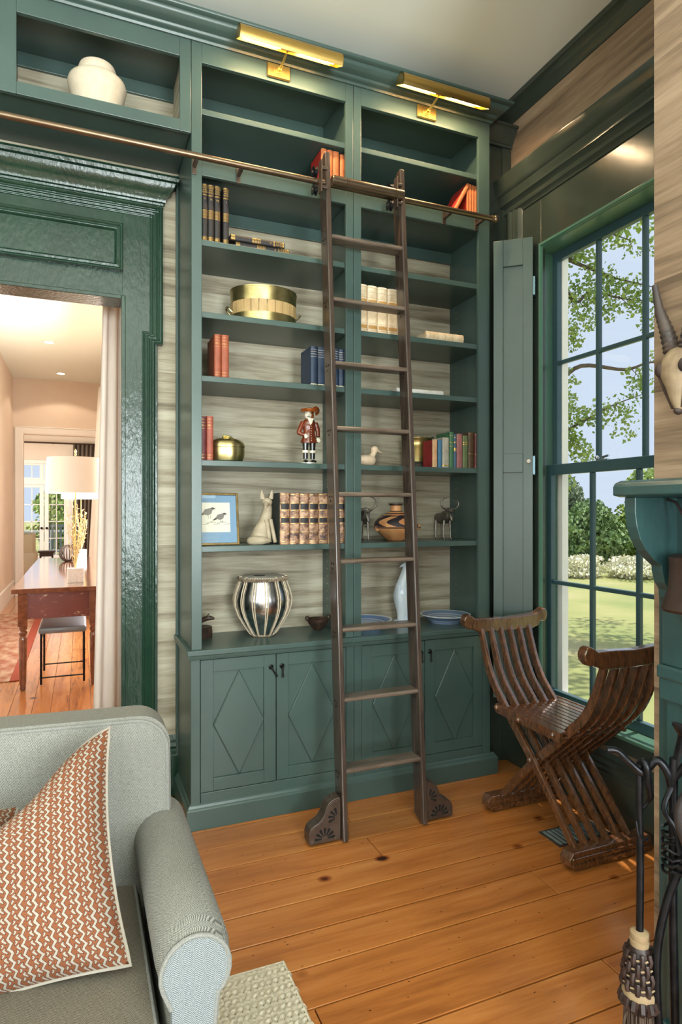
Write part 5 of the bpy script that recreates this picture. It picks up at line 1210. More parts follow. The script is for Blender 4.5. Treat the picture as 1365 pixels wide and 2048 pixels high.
# horned skull on the chimney breast
sx, sy, sz = BX, -1.778, 1.795
sk = thing('horned_skull', 'small horned antelope skull mounted on the chimney breast', 'skull', (sx, sy, sz-.085))
Ezy = ((0, 1, 0), (1, 0, 0))
B().loft([((sx-.014, sy, sz+.058), .022, .012)+Ezy, ((sx-.024, sy, sz+.048), .034, .022)+Ezy, ((sx-.032, sy, sz+.020), .041, .030)+Ezy, ((sx-.036, sy, sz-.004), .036, .030)+Ezy, ((sx-.036, sy, sz-.030), .023, .024)+Ezy, ((sx-.034, sy, sz-.056), .016, .018)+Ezy, ((sx-.030, sy, sz-.078), .009, .012)+Ezy, ((sx-.028, sy, sz-.084), .004, .006)+Ezy], 18).build('cranium', 'bone', sk, smooth=True)
for sg in (-1, 1):
    B().ball((sx-.050, sy+sg*.028, sz+.008), .015, 12, 8, (.9, .9, 1.1)).build('eye_socket', 'bone_dark', sk, smooth=True)
    B().loft([((sx-.034, sy+sg*.032, sz-.006), .009, .020)+Ezy, ((sx-.030, sy+sg*.024, sz-.036), .008, .018)+Ezy, ((sx-.028, sy+sg*.012, sz-.074), .006, .012)+Ezy], 10).build('cheek', 'bone_dark', sk, smooth=True)
    B().tube([(sx-.020, sy+sg*.040, sz+.008), (sx-.018, sy+sg*.052, sz+.002)], [.005, .007], 8).build('ear_stub', 'bone', sk, smooth=True)
    hp = smoothpath([(sx-.030, sy+sg*.018, sz+.048), (sx-.034, sy+sg*.028, sz+.090), (sx-.034, sy+sg*.046, sz+.140), (sx-.030, sy+sg*.062, sz+.200)], 8)
    rr_ = []
    for i, p in enumerate(hp):
        f_ = i/(len(hp)-1); rr_.append((.0165*(1-f_)+.006*f_)*(1+(.18 if (i % 2 and f_ < .65) else 0)))
    B().tube(hp, rr_, 12).build('horn', 'horn', sk, smooth=True)
B().ball((sx-.034, sy, sz-.080), .011, 10, 6, (1, .8, .8)).build('muzzle', 'bone_dark', sk, smooth=True)
sk.scale = (1.2, 1.2, 1.2); sk.location.z -= .017
# ================================================================== FIRE TOOLS
st = thing('tool_stand', 'black wrought-iron fireplace tool stand with curled hooks', 'tool stand', (.735, -1.90, 0))
sx, sy = .740, -1.905
B().tube(smoothpath([(sx, sy, .02), (sx+.004, sy, .30), (sx-.003, sy, .60), (sx, sy, .905)], 5), .009, 10).build('stem', 'black_metal', st, smooth=True)
B().tube(smoothpath([(.740, -1.905, .80), (.734, -1.899, .862), (.716, -1.884, .896), (.700, -1.870, .876), (.689, -1.866, .866), (.664, -1.850, .890), (.643, -1.840, .912), (.622, -1.830, .914)], 5), [.0095]*22+[.008]*7+[.007]*7, 10).build('hook', 'black_metal', st, smooth=True)
B().tube(smoothpath([(sx, sy, .88), (sx+.01, sy-.01, .95), (sx+.002, sy-.014, .965), (sx-.004, sy-.014, .985)], 4), [.009]*8+[.011, .013, .016, .018, .016], 8, flat=.4).build('finial', 'black_metal', st, smooth=True)
B().tube(smoothpath([(sx, sy, .86), (sx+.02, sy-.04, .92), (sx+.03, sy-.08, .90), (sx+.02, sy-.12, .94)], 5), .008, 10).build('hook', 'black_metal', st, smooth=True)
B().tube(smoothpath([(sx, sy, .85), (sx-.03, sy+.0, .80), (sx-.018, sy-.02, .76), (sx-.03, sy-.04, .72)], 5), .006, 8).build('scroll', 'black_metal', st, smooth=True)
b = B(); pts = []
for i in range(90):
    a = i*.45; pts.append((sx+.026*cos(a), sy+.026*sin(a)-.004, .655+.0011*i+.004*sin(i*1.7)))
B().tube(pts, .0034, 6).build('wire_wrap', 'black_metal', st, smooth=True)
for a in (0, 2*PI/3, 4*PI/3): B().tube(smoothpath([(sx, sy, .10), (sx+.05*cos(a), sy+.05*sin(a), .06), (sx+.12*cos(a), sy+.12*sin(a), .012)], 4), .009, 8).build('foot', 'black_metal', st, smooth=True)
# hearth brush hanging from the long hook
hx, hy = .688, -1.860
br = thing('hearth_brush', 'hearth broom with black iron handle and plaited dark bristle head', 'broom', (hx, hy, .12))
B().tube(smoothpath([(hx, hy, .50), (hx+.002, hy, .65), (hx-.001, hy, .80), (hx, hy, .885)], 5), .0082, 12).build('handle', 'black_metal', br, smooth=True)
B().tube(smoothpath([(hx, hy, .885), (hx, hy-.010, .893), (hx, hy-.019, .882), (hx+.005, hy-.019, .850), (hx+.018, hy-.014, .815), (hx+.022, hy-.002, .795), (hx+.010, hy+.008, .775)], 5), [.0080]*16+[.007]*6+[.005]*9, 10).build('twisted_eye', 'black_metal', br, smooth=True)
B().tube(smoothpath([(hx-.014, hy-.004, .760), (hx-.016, hy-.012, .735), (hx-.004, hy-.016, .722), (hx+.010, hy-.014, .722)], 5), .0030, 8).build('ring', 'black_metal', br, smooth=True)
B().lathe([(.017, .492), (.020, .500), (.020, .508), (.012, .512)], 16, (hx, hy, 0)).build('straw_collar', 'straw', br, smooth=True)
B().lathe([(.020, .480), (.021, .492), (.016, .494)], 16, (hx, hy, 0)).build('straw_binding', 'straw', br, smooth=True)
B().lathe([(.036, .352), (.038, .366), (.034, .392), (.030, .430), (.024, .468), (.018, .484)], 20, (hx, hy, 0)).build('wrapped_head', 'broom_wrap', br, smooth=True)
B().lathe([(.0372, .372), (.0372, .384), (.0345, .388)], 24, (hx, hy, 0), cap=False).build('straw_binding', 'straw', br, smooth=True)
b = B(); c_ = B()
for k in range(4):
    zc = .400+k*.020; r_ = .0335-(k*.0026)
    for i in range(10):
        a = 2*PI*i/10+(k % 2)*PI/10
        b.tube([(hx+(r_+.002)*cos(a), hy+(r_+.002)*sin(a), zc-.012), (hx+(r_+.005)*cos(a), hy+(r_+.005)*sin(a), zc), (hx+(r_+.0005)*cos(a), hy+(r_+.0005)*sin(a), zc+.012)], .0055, 6)
        a2 = a+PI/10; c_.tube([(hx+(r_+.002)*cos(a2-.12), hy+(r_+.002)*sin(a2-.12), zc-.002), (hx+(r_+.0025)*cos(a2+.12), hy+(r_+.0025)*sin(a2+.12), zc)], .0024, 5)
o = b.build('plaited_strands', 'broom_wrap', br, smooth=True); o['kind'] = 'stuff'
c_.build('straw_stitches', 'straw', br, smooth=True)
b = B()
for i in range(14):
    a = 2*PI*i/14; b.tube([(hx+.034*cos(a), hy+.034*sin(a), .372), (hx+.040*cos(a), hy+.040*sin(a), .358), (hx+.030*cos(a), hy+.030*sin(a), .346)], .008, 6)
b.build('rolled_hem', 'broom_wrap', br, smooth=True)
b = B(); rg = random.Random(5)
for i in range(260):
    a = rg.uniform(0, 2*PI); r0 = .032*math.sqrt(rg.random()); r1 = r0*1.15+.002; a1 = a+rg.uniform(-.1, .1)
    b.tube([(hx+r0*cos(a), hy+r0*sin(a), .360), (hx+r1*cos(a1)+.002, hy+r1*sin(a1), .24), (hx+r1*1.1*cos(a1)+rg.uniform(-.006, .006), hy+r1*1.1*sin(a1), rg.uniform(.12, .15))], .0013, 4)
for i in range(5): b.tube(smoothpath([(hx-.03, hy, .350), (hx-.048-.004*i, hy-.004*i, .325), (hx-.044, hy-.01, .300), (hx-.028, hy-.01, .285)], 3), .0006, 4)
o = b.build('bristles', 'bristle', br); o['kind'] = 'stuff'
# leather-handled poker and two more irons
pk = thing('fire_poker', 'fireplace iron with stitched black leather loop handle', 'poker', (.742, -1.99, .03))
px_, py_ = .738, -1.985
B().tube(smoothpath([(px_+.030, py_-.03, .72), (px_+.030, py_-.02, .80), (px_+.010, py_+.0, .862), (px_-.026, py_+.022, .850), (px_-.040, py_+.030, .800), (px_-.020, py_+.014, .72), (px_+.012, py_-.010, .62), (px_+.030, py_-.03, .56)], 6), .0125, 12).build('loop_handle', 'leather_black', pk, smooth=True)
b = B(); pth = smoothpath([(px_+.030, py_-.043, .80), (px_+.008, py_-.014, .848), (px_-.022, py_+.008, .838), (px_-.030, py_+.014, .800), (px_-.010, py_-.002, .72)], 9)
for i in range(0, len(pth)-1, 1): b.tube([pth[i], pth[i]+(pth[i+1]-pth[i])*.6], .0012, 5)
b.build('stitching', 'cord', pk)
B().tube(smoothpath([(px_+.030, py_-.03, .56), (px_+.020, py_-.03, .35), (px_+.028, py_-.03, .16), (px_+.022, py_-.03, .03)], 5), .008, 10).build('shaft', 'black_metal', pk, smooth=True)
t1 = thing('fire_tongs', 'long black curved fireplace iron next to the broom', 'fire iron', (.70, -1.90, .03))
B().tube(smoothpath([(.752, -1.930, .86), (.742, -1.925, .70), (.722, -1.905, .60), (.704, -1.895, .50), (.700, -1.895, .40), (.706, -1.900, .30), (.724, -1.915, .20), (.738, -1.93, .06)], 6), .0088, 10).build('shaft', 'black_metal', t1, smooth=True)
B().tube(smoothpath([(.752, -1.930, .86), (.757, -1.936, .895), (.765, -1.945, .900), (.772, -1.952, .87)], 5), .009, 10).build('eye', 'black_metal', t1, smooth=True)
t2 = thing('fire_shovel', 'black fireplace iron with bent lower end at the right edge', 'fire iron', (.76, -1.99, .03))
B().tube(smoothpath([(.768, -1.975, .88), (.764, -1.970, .70), (.760, -1.965, .50), (.757, -1.965, .40)], 5), .0085, 10).build('shaft', 'black_metal', t2, smooth=True)
B().tube(smoothpath([(.790, -2.02, .46), (.758, -1.990, .44), (.736, -1.975, .39), (.738, -1.975, .28), (.744, -1.98, .16), (.748, -1.98, .03)], 5), .0105, 10).build('pan_rod', 'black_metal', t2, smooth=True)
# ================================================================== ROOM BEYOND THE DOORWAY
HX0, HX1, HY1, HC = -1.52, .0, 9.15, 3.72
hf = struct(box('floor_hall', -1.62, .1, .42, HY1+.12, -.10, -.021, 'jute_base', bevel=0), 'polished pine boards of the room beyond the doorway', 'floor')
x = HX0; rg = random.Random(11)
while x < HX1-.01:
    w_ = rg.choice((.125, .14, .15)); x1 = min(x+w_, HX1); ys = [.425, rg.uniform(2.2, 5.5), HY1+.1]
    for a, c in zip(ys[:-1], ys[1:]): box('floorboard', x+.001, x1-.001, a+.001, c-.001, -.021, 0, 'pine_boards_hall', hf, bevel=.0015, seg=1)
    x = x1
struct(box('wall_hall_left', HX0-.1, HX0, .54, HY1, 0, HC, 'hall_wall', bevel=0), 'warm cream wall on the left of the room beyond', 'wall')
b = B().box(HX1, HX1+.1, .54, 3.0, 0, HC).box(HX1, HX1+.1, 5.6, HY1, 0, HC).box(HX1, HX1+.1, 3.0, 5.6, 0, .5).box(HX1, HX1+.1, 3.0, 5.6, 2.95, HC)
struct(b.build('wall_hall_right', 'hall_wall', origin=(0, 0, 0)), 'cream wall with a window on the right of the room beyond', 'wall')
b = B().box(HX0, -1.356, HY1, HY1+.12, 0, HC).box(-.10, HX1, HY1, HY1+.12, 0, HC).box(-1.356, -.10, HY1, HY1+.12, 2.76, HC)
struct(b.build('wall_hall_far', 'hall_wall', origin=(0, 0, 0)), 'cream wall with a cased opening at the far end', 'wall')
struct(box('ceiling_hall', -1.62, .1, .54, HY1+.12, HC, HC+.08, 'ceiling_white', bevel=0), 'white ceiling with recessed lights beyond the doorway', 'ceiling')
pr = [(0, 0), (0, .02), (.02, .026), (.11, .026), (.118, .034), (.13, .030), (.13, 0)]
b = B().sweep([(-1.356, 0), (-1.356, 2.76), (-.10, 2.76), (-.10, 0)], [(-o, h) for o, h in pr], lambda a, c, h: (a, HY1-h, c))
struct(b.build('trim_6', 'white_trim', origin=(-.7, HY1, 0)), 'white casing around the far cased opening', 'casing')
b = B().box(HX0, HX0+.02, .6, HY1, 0, .24).box(HX0, HX0+.03, .6, HY1, .24, .27)
struct(b.build('baseboard_hall', 'white_trim', bevel=.004), 'white baseboard along the left wall beyond the doorway', 'baseboard')
for i, (x_, y_, lb) in enumerate(((-.85, 6.44, 'nearer of the two round recessed ceiling lights beyond the doorway'), (-.755, 8.5, 'farther of the two round recessed ceiling lights beyond the doorway'))):
    t = thing('recessed_light', lb, 'ceiling light', (x_, y_, HC-.012), group='recessed ceiling lights')
    B().lathe([(.075, .011), (.075, .004), (.068, 0), (.060, .002), (.060, .011)], 24, (x_, y_, HC-.012)).build('trim_ring', 'white_trim', t, smooth=True)
    B().lathe([(.058, .004), (.058, .010)], 24, (x_, y_, HC-.012)).build('lens', 'downlight', t)
    l = bpy.data.lights.new('downlight_glow', 'SPOT'); l.energy = 14; l.color = (1, .84, .64); l.spot_size = 2.2; l.shadow_soft_size = .06
    o = bpy.data.objects.new('downlight_glow', l); COL.objects.link(o); o.location = (x_, y_, HC-.04)
# curtains
def drape(name, label, pts_top, pts_bot, z0, z1, m_, folds, amp, group=None):
    n_ = folds*8; vs = []; fs = []; rows = 8
    for j in range(rows+1):
        f_ = j/rows
        for i in range(n_+1):
            u = i/n_; px_ = (pts_bot[0][0]*(1-u)+pts_bot[1][0]*u)*(1-f_)+(pts_top[0][0]*(1-u)+pts_top[1][0]*u)*f_
            py_ = (pts_bot[0][1]*(1-u)+pts_bot[1][1]*u)*(1-f_)+(pts_top[0][1]*(1-u)+pts_top[1][1]*u)*f_
            d = Vector((pts_bot[1][0]-pts_bot[0][0], pts_bot[1][1]-pts_bot[0][1], 0)).normalized(); nv = Vector((d.y, -d.x, 0))
            k = amp*sin(2*PI*folds*u)*(1-.25*f_)
            vs.append((px_+nv.x*k, py_+nv.y*k, z0+(z1-z0)*f_))
    for j in range(rows):
        for i in range(n_): q = j*(n_+1)+i; fs.append((q, q+1, q+n_+2, q+n_+1))
    b = B().add(vs, fs); o = b.build(name, m_, smooth='all')
    s_ = o.modifiers.new('thickness', 'SOLIDIFY'); s_.thickness = .004
    return tag(o, label, 'curtain', group)
drape('curtain', 'heavy cream curtain hanging just inside the doorway', ((-.335, .78), (-.255, .80)), ((-.408, .74), (-.250, .80)), .012, 3.3, 'drape', 2, .016)
drape('curtain', 'sunlit white curtain beyond the lamps on the right', ((-.06, 5.7), (-.16, 7.9)), ((-.07, 5.8), (-.34, 7.6)), .012, 3.4, 'drape_white', 5, .05)
# table
tb = thing('console_table', 'long worn red-brown farm table beyond the doorway', 'table', (-.64, 4.45, 0))
B().box(-.972, -.302, 2.70, 6.25, .788, .826).build('table_top', 'table_wood', tb, bevel=.005)
B().box(-.905, -.375, 2.755, 2.785, .575, .788).build('apron', 'worn_apron', tb, bevel=.003)
for xx in (-.905, -.400): B().box(xx, xx+.025, 2.78, 6.17, .60, .788).build('apron', 'table_wood', tb, bevel=.003)
for xx in (-.892, -.361):
    for yy in (2.772, 6.18):
        B().box(xx-.034, xx+.034, yy-.034, yy+.034, .52, .788).lathe([(.020, .003), (.026, .02), (.022, .035), (.026, .05), (.030, .25), (.032, .40), (.030, .43), (.024, .44), (.033, .455), (.033, .47), (.024, .48), (.032, .50), (.032, .525)], 20, (xx, yy, 0)).build('leg', 'table_wood', tb, smooth=True)
# stool under it
so_ = thing('leather_stool', 'grey leather stool on thin black iron frame under the table', 'stool', (-.60, 3.15, 0))
rounded(B(), -.785, -.415, 2.86, 3.42, .425, .478, .018).build('seat', 'stool_leather', so_, smooth=True)
for xx in (-.765, -.435):
    for yy in (2.89, 3.39): B().tube([(xx, yy, .004), (xx, yy, .43)], .009, 8).build('leg', 'black_metal', so_, smooth=True)
for yy in (2.89, 3.39): B().tube([(-.765, yy, .06), (-.435, yy, .06)], .006, 8).build('stretcher', 'black_metal', so_, smooth=True)
for xx in (-.765, -.435): B().tube([(xx, 2.89, .38), (xx, 3.39, .38)], .006, 8).build('stretcher', 'black_metal', so_, smooth=True)
# lamps
def lamp(label, x, y, rz, ss=1.0):
    t = thing('table_lamp', label, 'lamp', (x, y, .826), rz, group='pair of table lamps')
    box('base_block', -.066, .066, -.05, .05, 0, .125, 'marble', t, bevel=.003, local=True)
    B().tube([(0, 0, .12), (0, 0, 1.10)], .006, 8).lathe([(.004, 1.10), (.010, 1.11), (.006, 1.125), (.012, 1.14), (.002, 1.16)], 10).build('stem', 'brass', t, smooth=True, local=True)
    n_ = 40
    B().lathe([(.238, .775), (.228, 1.080), (.225, 1.080), (.235, .775)], n_, cap=False).build('lamp_shade', 'linen_shade', t, smooth=True, local=True)
    B().tube([(-.226, 0, 1.06), (.226, 0, 1.06)], .003, 6).tube([(0, -.226, 1.06), (0, .226, 1.06)], .003, 6).build('shade_spider', 'brass', t, local=True)
    rg = random.Random(int(x*1000)); b = B()
    for i in range(9):
        a = rg.uniform(0, 6.28); z0 = rg.uniform(.10, .3); L_ = rg.uniform(.3, .52); ex = .07*cos(a); ey = .05*sin(a)
        p = smoothpath([(0, 0, z0), (ex*.6, ey*.6, z0+L_*.4), (ex*1.1, ey, z0+L_)], 4); b.tube(p, [.005-.0003*k for k in range(len(p))], 6)
        for k in range(3, len(p), 1):
            for q in range(2):
                d = Vector((rg.uniform(-1, 1), rg.uniform(-1, 1), rg.uniform(.2, 1))).normalized()*.03
                b.tube([p[k], p[k]+d], [.006, .001], 5)
    b.build('gilt_twigs', 'gilt_branch', t, local=True)
    l = bpy.data.lights.new('lamp_glow', 'POINT'); l.energy = 4; l.color = (1, .86, .68); l.shadow_soft_size = .05
    o = bpy.data.objects.new('lamp_glow', l); COL.objects.link(o); o.location = (x, y, .826+.93)
lamp('nearer table lamp with white drum shade and gilt twig stem', -.503, 3.06, .06); lamp('farther table lamp, mostly hidden behind the nearer shade', -.452, 5.88, .06)
# small round ornament on the table
wv = thing('woven_ornament', 'small dark openwork ball ornament on the far end of the table', 'ornament', (-.60, 5.55, .826))
b = B()
for i in range(9):
    a = PI*i/9; pts = [(-.60+.10*cos(q)*cos(a), 5.55+.10*cos(q)*sin(a), .926+.10*sin(q)) for q in [2*PI*k/20 for k in range(21)]]; b.tube(pts, .007, 5)
b.build('openwork_shell', 'dark_wood', wv, smooth=True)
# oriental rug on the left
rr_ = thing('oriental_rug', 'faded red and beige patterned rug on the floor beyond', 'rug', (-1.2, 4.9, 0))
box('field', -1.50, -1.02, 3.1, 7.0, .001, .008, 'rug_oriental', rr_); box('border', -1.02, -.94, 3.1, 7.0, .001, .008, 'rug_border', rr_)
# far sitting room
struct(box('floor_far', -4.0, 2.5, HY1+.12, 15.0, -.10, 0, 'pine_boards_hall', bevel=0), 'wooden floor of the far sitting room', 'floor')
struct(box('ceiling_far', -4.0, 2.5, HY1+.12, 15.1, 3.5, 3.58, 'ceiling_white', bevel=0), 'white ceiling of the far sitting room', 'ceiling')
b = B().box(-4.0, -1.98, 15.0, 15.12, 0, 3.5).box(-.62, 2.5, 15.0, 15.12, 0, 3.5).box(-1.98, -.62, 15.0, 15.12, 2.70, 3.5)
struct(b.build('wall_far', 'hall_wall', origin=(0, 0, 0)), 'pale wall around the far glazed doors', 'wall')
b = B().box(-4.1, -4.0, HY1, 15.1, 0, 3.5).box(2.5, 2.6, HY1, 15.1, 0, 3.5)
struct(b.build('wall_far_sides', 'hall_wall', origin=(0, 0, 0)), 'side walls of the far sitting room', 'wall')
fd = thing('door_2', 'far pair of white glazed french doors with transom', 'french doors', (-1.30, 15.0, 0), kind='structure')
box('door_frame', -1.98, -.62, 14.97, 15.1, 2.12, 2.24, 'white_trim', fd); box('door_frame', -1.98, -.62, 14.97, 15.1, 2.66, 2.74, 'white_trim', fd)
def glazed(x0, x1, z0, z1, rows, nm):
    st = .095
    f_ = B().box(x0, x0+st, 15.0, 15.05, z0, z1).box(x1-st, x1, 15.0, 15.05, z0, z1).box(x0+st, x1-st, 15.0, 15.05, z0, z0+(.30 if rows > 1 else .05)).box(x0+st, x1-st, 15.0, 15.05, z1-(.08 if rows > 1 else .05), z1).build(nm, 'white_trim', fd, bevel=.004)
    a, c = x0+st, x1-st; za, zb = z0+(.30 if rows > 1 else .05), z1-(.08 if rows > 1 else .05)
    B().box((a+c)/2-.009, (a+c)/2+.009, 15.01, 15.04, za, zb).build('muntin', 'white_trim', f_)
    for i in range(1, rows): z = za+(zb-za)*i/rows; B().box(a, c, 15.01, 15.04, z-.009, z+.009).build('muntin', 'white_trim', f_)
    for i in range(rows):
        for a0, a1 in ((a, (a+c)/2-.009), ((a+c)/2+.009, c)):
            B().box(a0+.001, a1-.001, 15.023, 15.027, za+(zb-za)*i/rows+.010, za+(zb-za)*(i+1)/rows-.010).build('pane', 'glass', f_)
    return f_
for x0, x1 in ((-1.872, -1.318), (-1.300, -.746)):
    l_ = glazed(x0, x1, .0, 2.12, 4, 'door_leaf'); glazed(x0, x1, 2.24, 2.66, 1, 'transom')
    B().ball((x1-.05 if x0 < -1.5 else x0+.05, 14.97, 1.0), .032, 10, 7).build('door_knob', 'black_metal', l_, smooth=True)
for xx in (-1.98, -.746): box('door_post', xx, xx+(.108 if xx < -1 else .126), 14.97, 15.1, 0, 2.74, 'white_trim', fd)
cr_ = thing('curtain_rod', 'thin dark curtain rod above the far glazed doors', 'curtain rod', (-1.0, 14.85, 3.14))
B().tube([(-2.6, 14.85, 3.18), (.3, 14.85, 3.18)], .022, 8).build('rod', 'dark_wood', cr_, smooth=True)
for xx in (-2.4, -1.1, .1): box('rod_bracket', xx-.015, xx+.015, 14.85, 15.0, 3.165, 3.195, 'dark_wood', cr_)
drape('curtain', 'brown curtain gathered right of the far glazed doors', ((-.62, 14.84), (.10, 14.84)), ((-.66, 14.84), (-.05, 14.84)), .02, 3.16, 'drape_brown', 7, .05)
wc = thing('wing_armchair', 'beige wing armchair seen through the far opening', 'armchair', (-1.55, 11.1, 0))
rounded(B(), -1.95, -1.28, 10.75, 11.45, .20, .46, .06).build('seat', 'armchair_beige', wc, smooth=True)
rounded(B(), -1.98, -1.76, 10.72, 11.48, .20, 1.06, .06).build('backrest', 'armchair_beige', wc, smooth=True)
for yy in (10.70, 11.36): rounded(B(), -1.90, -1.26, yy, yy+.14, .20, .64, .05).build('arm', 'armchair_beige', wc, smooth=True)
for yy in (10.72, 11.40): rounded(B(), -1.92, -1.42+.12, yy, yy+.09, .60, 1.00, .04).build('wing', 'armchair_beige', wc, smooth=True)
for xx in (-1.90, -1.34):
    for yy in (10.80, 11.40): box('leg', xx-.025, xx+.025, yy-.025, yy+.025, .003, .21, 'dark_wood', wc)
sd_ = thing('side_table', 'small dark side table beside the wing armchair', 'table', (-1.12, 11.9, 0))
box('top', -1.28, -.96, 11.75, 12.05, .56, .60, 'dark_wood', sd_, bevel=.01); box('apron', -1.25, -.99, 11.78, 12.02, .48, .56, 'dark_wood', sd_)
for xx in (-1.25, -1.02):
    for yy in (11.78, 11.99): box('leg', xx, xx+.03, yy, yy+.03, .003, .5, 'dark_wood', sd_)
# porch with railing and rocking chair outside the glazed doors
struct(box('floor_porch', -6, 5, 15.15, 18.2, -.30, -.05, 'grey_paint', bevel=0), 'grey porch floor outside the far doors', 'floor')
rl = thing('porch_railing', 'white porch railing outside the far doors', 'railing', (-1, 18.0, -.05))
box('top_rail', -6, 5, 17.95, 18.05, .80, .86, 'ext_white', rl); box('bottom_rail', -6, 5, 17.97, 18.03, .05, .10, 'ext_white', rl)
for i in range(34): box('baluster', -3.4+i*.14, -3.36+i*.14, 17.98, 18.02, .10, .80, 'ext_white', rl, bevel=0)
rk = thing('rocking_chair', 'grey slat-back rocking chair on the porch', 'chair', (-.95, 16.3, -.05))
for xx in (-1.28, -.66): box('back_post', xx, xx+.05, 16.5, 16.55, -.02, 1.06, 'grey_paint', rk); box('front_leg', xx, xx+.05, 16.0, 16.05, .0, .55, 'grey_paint', rk); box('arm', xx-.02, xx+.07, 15.95, 16.55, .55, .58, 'grey_paint', rk)
for i in range(5): box('back_slat', -1.20+i*.105, -1.14+i*.105, 16.51, 16.54, .38, 1.0, 'grey_paint', rk)
box('crest_rail', -1.25, -.64, 16.50, 16.55, .98, 1.06, 'grey_paint', rk); box('seat', -1.26, -.63, 15.98, 16.55, .32, .36, 'grey_paint', rk)
for xx in (-1.27, -.65): B().tube(smoothpath([(xx+.02, 15.7, .06), (xx+.02, 16.2, -.02), (xx+.02, 16.8, .04)], 5), .022, 8).build('rocker', 'grey_paint', rk, smooth=True)

# ================================================================== OUTDOORS
GZ = -.60
b = B().add([(-90, -90, GZ), (120, -90, GZ), (120, 120, GZ), (-90, 120, GZ)], [(0, 1, 2, 3)])
gl_ = b.build('lawn', 'lawn', origin=(0, 0, GZ)); tag(gl_, 'sunlit mown lawn outside the window', 'lawn', kind='structure')
def leaves(b, c, r, n_, size, rg, flat=1.0):
    for i in range(n_):
        while True:
            p = Vector((rg.uniform(-1, 1), rg.uniform(-1, 1), rg.uniform(-1, 1)))
            if .25 < p.length < 1: break
        q = Vector(c)+Vector((p.x*r[0], p.y*r[1], p.z*r[2]))
        a = Vector((rg.uniform(-1, 1), rg.uniform(-1, 1), rg.uniform(-1, 1))).normalized(); o_ = a.orthogonal().normalized(); s_ = size*rg.uniform(.6, 1.3)
        d = a.cross(o_)
        b.add([q-o_*s_*.5, q+d*s_*.32, q+o_*s_*.5, q-d*s_*.32], [(0, 1, 2, 3)])
def tree(name, label, loc, h, rad, m_, group, n_=1500, size=.16, trunk=.12, blobs=9, seed=1, cat='tree'):
    rg = random.Random(seed); t = thing(name, label, cat, (loc[0], loc[1], GZ), group=group)
    x_, y_ = loc[:2]; b = B()
    for i in range(blobs):
        f_ = i/(blobs-1); rr = rad*(.60+.40*sin(PI*min(1, f_*1.05+.10)))*rg.uniform(.75, 1)
        a = rg.uniform(0, 6.28); off = rad*.45*rg.random()
        leaves(b, (x_+off*cos(a), y_+off*sin(a), GZ+h*(.16+.74*f_)), (rr*.80, rr*.80, h*.19), n_//blobs, size, rg)
    o = b.build('crown', m_, t); o['kind'] = 'stuff'
    B().tube([(x_, y_, GZ-.05), (x_+.03, y_, GZ+h*.3), (x_, y_, GZ+h*.75)], [trunk, trunk*.7, trunk*.25], 8).build('trunk', 'bark', t, smooth=True)
    return t
GT = 'trees beyond the lawn'
for i, (lb, x_, y_, h_, r_, m_, n_, sz_) in enumerate((
    ('broad light green tree right of centre in the window view', 20.4, 15.4, 3.4, 1.9, 'leaf_light', 9000, .21),
    ('round grey-green tree at the left of the window view', 18.4, 18.6, 3.0, 1.9, 'leaf_grey', 9000, .20),
    ('dark hillside tree rising behind the grey-green one', 24.2, 26.0, 4.2, 3.0, 'leaf_dark', 8000, .28),
    ('mid green tree at the right of the window view', 23.6, 12.2, 3.6, 2.2, 'leaf_mid', 8000, .23),
    ('tall far tree on the hill behind the light green one', 30.5, 22.0, 5.2, 3.4, 'leaf_dark', 8000, .30),
    ('bushy pale green tree filling the gap over the blossom', 25.4, 18.9, 3.3, 2.2, 'leaf_light', 8000, .22),
    ('dark far tree at the right of the hill', 38.0, 15.5, 6.0, 3.4, 'leaf_grey', 7000, .32),
    ('low bushy green tree between the grey-green and light green ones', 17.6, 15.6, 2.3, 1.7, 'leaf_mid', 8000, .18),
    ('wide pale tree on the left slope behind the hedge', 27.5, 31.5, 5.6, 3.6, 'leaf_grey', 8000, .34))):
    tree('leafy_tree', lb, (x_, y_), h_, r_, m_, GT, n_, sz_, seed=2+i, blobs=14)
for i, (x_, y_) in enumerate(((12.6, 13.9), (13.9, 12.7), (15.2, 11.5), (16.5, 10.3), (17.8, 9.1))):
    tree('flowering_shrub', ('white flowering shrub of the hedge, first from the left', 'white flowering shrub of the hedge, second from the left', 'white flowering shrub of the hedge, third from the left', 'white flowering shrub of the hedge, fourth from the left', 'white flowering shrub of the hedge, at the right end')[i], (x_, y_), .60, 1.45, 'bloom_white', 'white hedge along the lawn', 3600, .11, .03, 7, 20+i, 'shrub')
for i, (x_, y_) in enumerate(((-4.6, 27), (-.6, 28), (3.4, 27), (-8.6, 28))):
    tree('leafy_tree', ('bright tree outside the far doors, left', 'bright tree outside the far doors, middle', 'bright tree outside the far doors, right', 'bright tree outside the far doors, far left')[i], (x_, y_), 3.4, 2.4, 'leaf_light', 'trees outside the far doors', 6000, .24, seed=40+i)
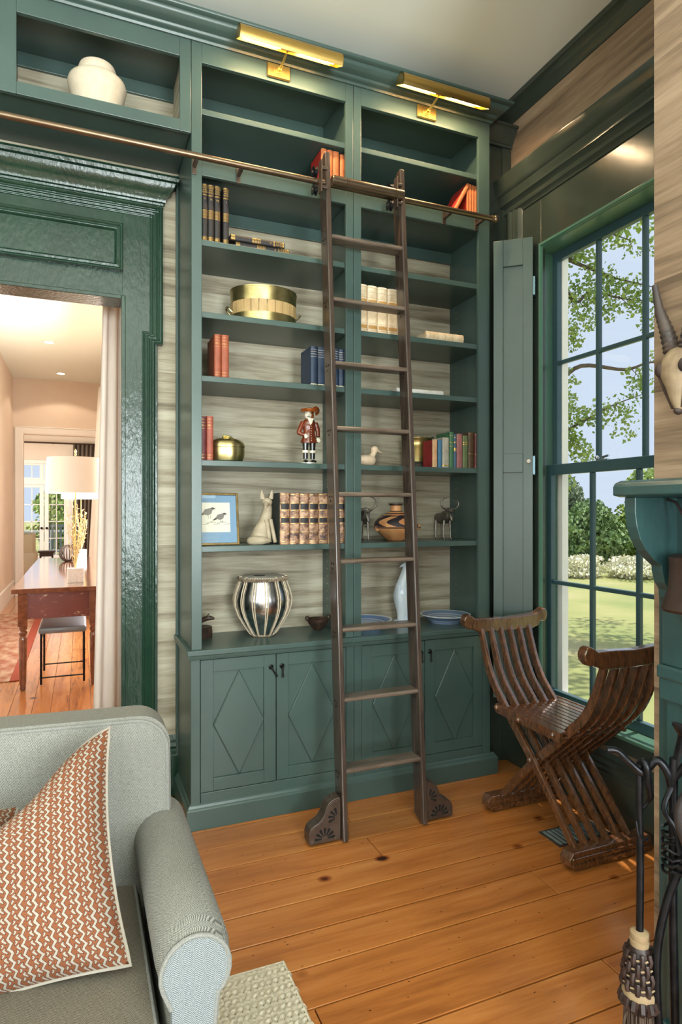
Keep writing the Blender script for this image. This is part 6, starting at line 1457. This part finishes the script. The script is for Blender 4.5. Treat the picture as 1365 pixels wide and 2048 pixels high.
# overhanging tree whose branches cross the upper sash
ot = thing('overhanging_tree', 'tree with sparse leafy branches across the upper window panes', 'tree', (5.7, 6.2, GZ))
B().tube(smoothpath([(5.7, 6.2, GZ-.1), (5.8, 6.1, 2.0), (5.75, 6.0, 4.5), (5.9, 5.9, 7.5)], 4), [.22, .21, .2, .2, .19, .18, .17, .16, .15, .13, .11, .10, .08], 10).build('trunk', 'bark', ot, smooth=True)
rg = random.Random(9); br_ = B(); lv = B(); 
def branch(pts, r0, clusters):
    p = smoothpath(pts, 5); br_.tube(p, [r0*(1-.85*i/(len(p)-1)) for i in range(len(p))], 6)
    for i in range(3, len(p)):
        if rg.random() < clusters:
            c = p[i]+Vector((rg.uniform(-.18, .18), rg.uniform(-.12, .12), rg.uniform(-.22, .10)))
            br_.tube([p[i], c], [.008, .003], 4)
            leaves(lv, c, (.24, .20, .20), rg.randint(30, 80), .070, rg)
branch([(5.8, 5.9, 5.6), (6.5, 5.1, 5.5), (6.9, 4.9, 5.35), (7.4, 4.7, 5.15), (7.9, 4.45, 5.0)], .05, .8)
branch([(5.8, 5.9, 5.2), (6.5, 5.05, 5.0), (6.8, 4.9, 4.75), (7.0, 4.8, 4.9), (7.6, 4.6, 4.8), (8.2, 4.3, 4.75)], .04, .75)
branch([(5.8, 6.0, 3.7), (6.4, 5.1, 3.45), (6.9, 4.9, 3.75), (7.5, 4.6, 3.68), (7.9, 4.45, 3.8), (8.3, 4.3, 3.75)], .05, .35)
branch([(5.8, 6.0, 2.6), (6.4, 5.1, 2.62), (6.9, 4.9, 2.85), (7.3, 4.7, 3.1), (7.8, 4.5, 3.3)], .035, .6)
branch([(5.8, 5.9, 6.3), (6.4, 5.1, 6.1), (7.0, 4.85, 5.95), (7.6, 4.6, 5.75)], .04, .6)
for c, n_ in (((6.62, 5.0, 4.30), 150), ((6.72, 4.95, 4.15), 110), ((6.62, 5.0, 3.20), 120), ((6.75, 4.9, 2.95), 90), ((6.60, 5.0, 2.60), 140), ((6.85, 4.9, 2.42), 130), ((6.95, 4.85, 2.2), 70), ((6.95, 4.85, 4.45), 110), ((7.25, 4.72, 4.6), 90), ((6.66, 5.0, 5.6), 120), ((6.95, 4.85, 5.45), 90), ((7.6, 4.6, 3.0), 50), ((7.5, 4.6, 2.7), 40), ((7.9, 4.45, 4.4), 60), ((6.62, 4.98, 1.9), 60), ((7.3, 4.7, 5.75), 60), ((7.95, 4.45, 5.6), 50)):
    leaves(lv, c, (.24, .20, .18), int(n_*1.4), .070, rg)
for i in range(26):
    leaves(lv, (rg.uniform(5.4, 9.6), rg.uniform(3.2, 6.2), rg.uniform(6.9, 8.8)), (.9, .8, .5), 150, .13, rg)
br_.tube(smoothpath([(5.8, 5.9, 6.2), (7.0, 5.0, 7.4), (8.4, 4.4, 7.8), (9.6, 4.0, 7.9)], 5), [.12-.006*k for k in range(16)], 8)
br_.build('branches', 'bark', ot, smooth=True); o = lv.build('leaves', 'leaf_light', ot); o['kind'] = 'stuff'
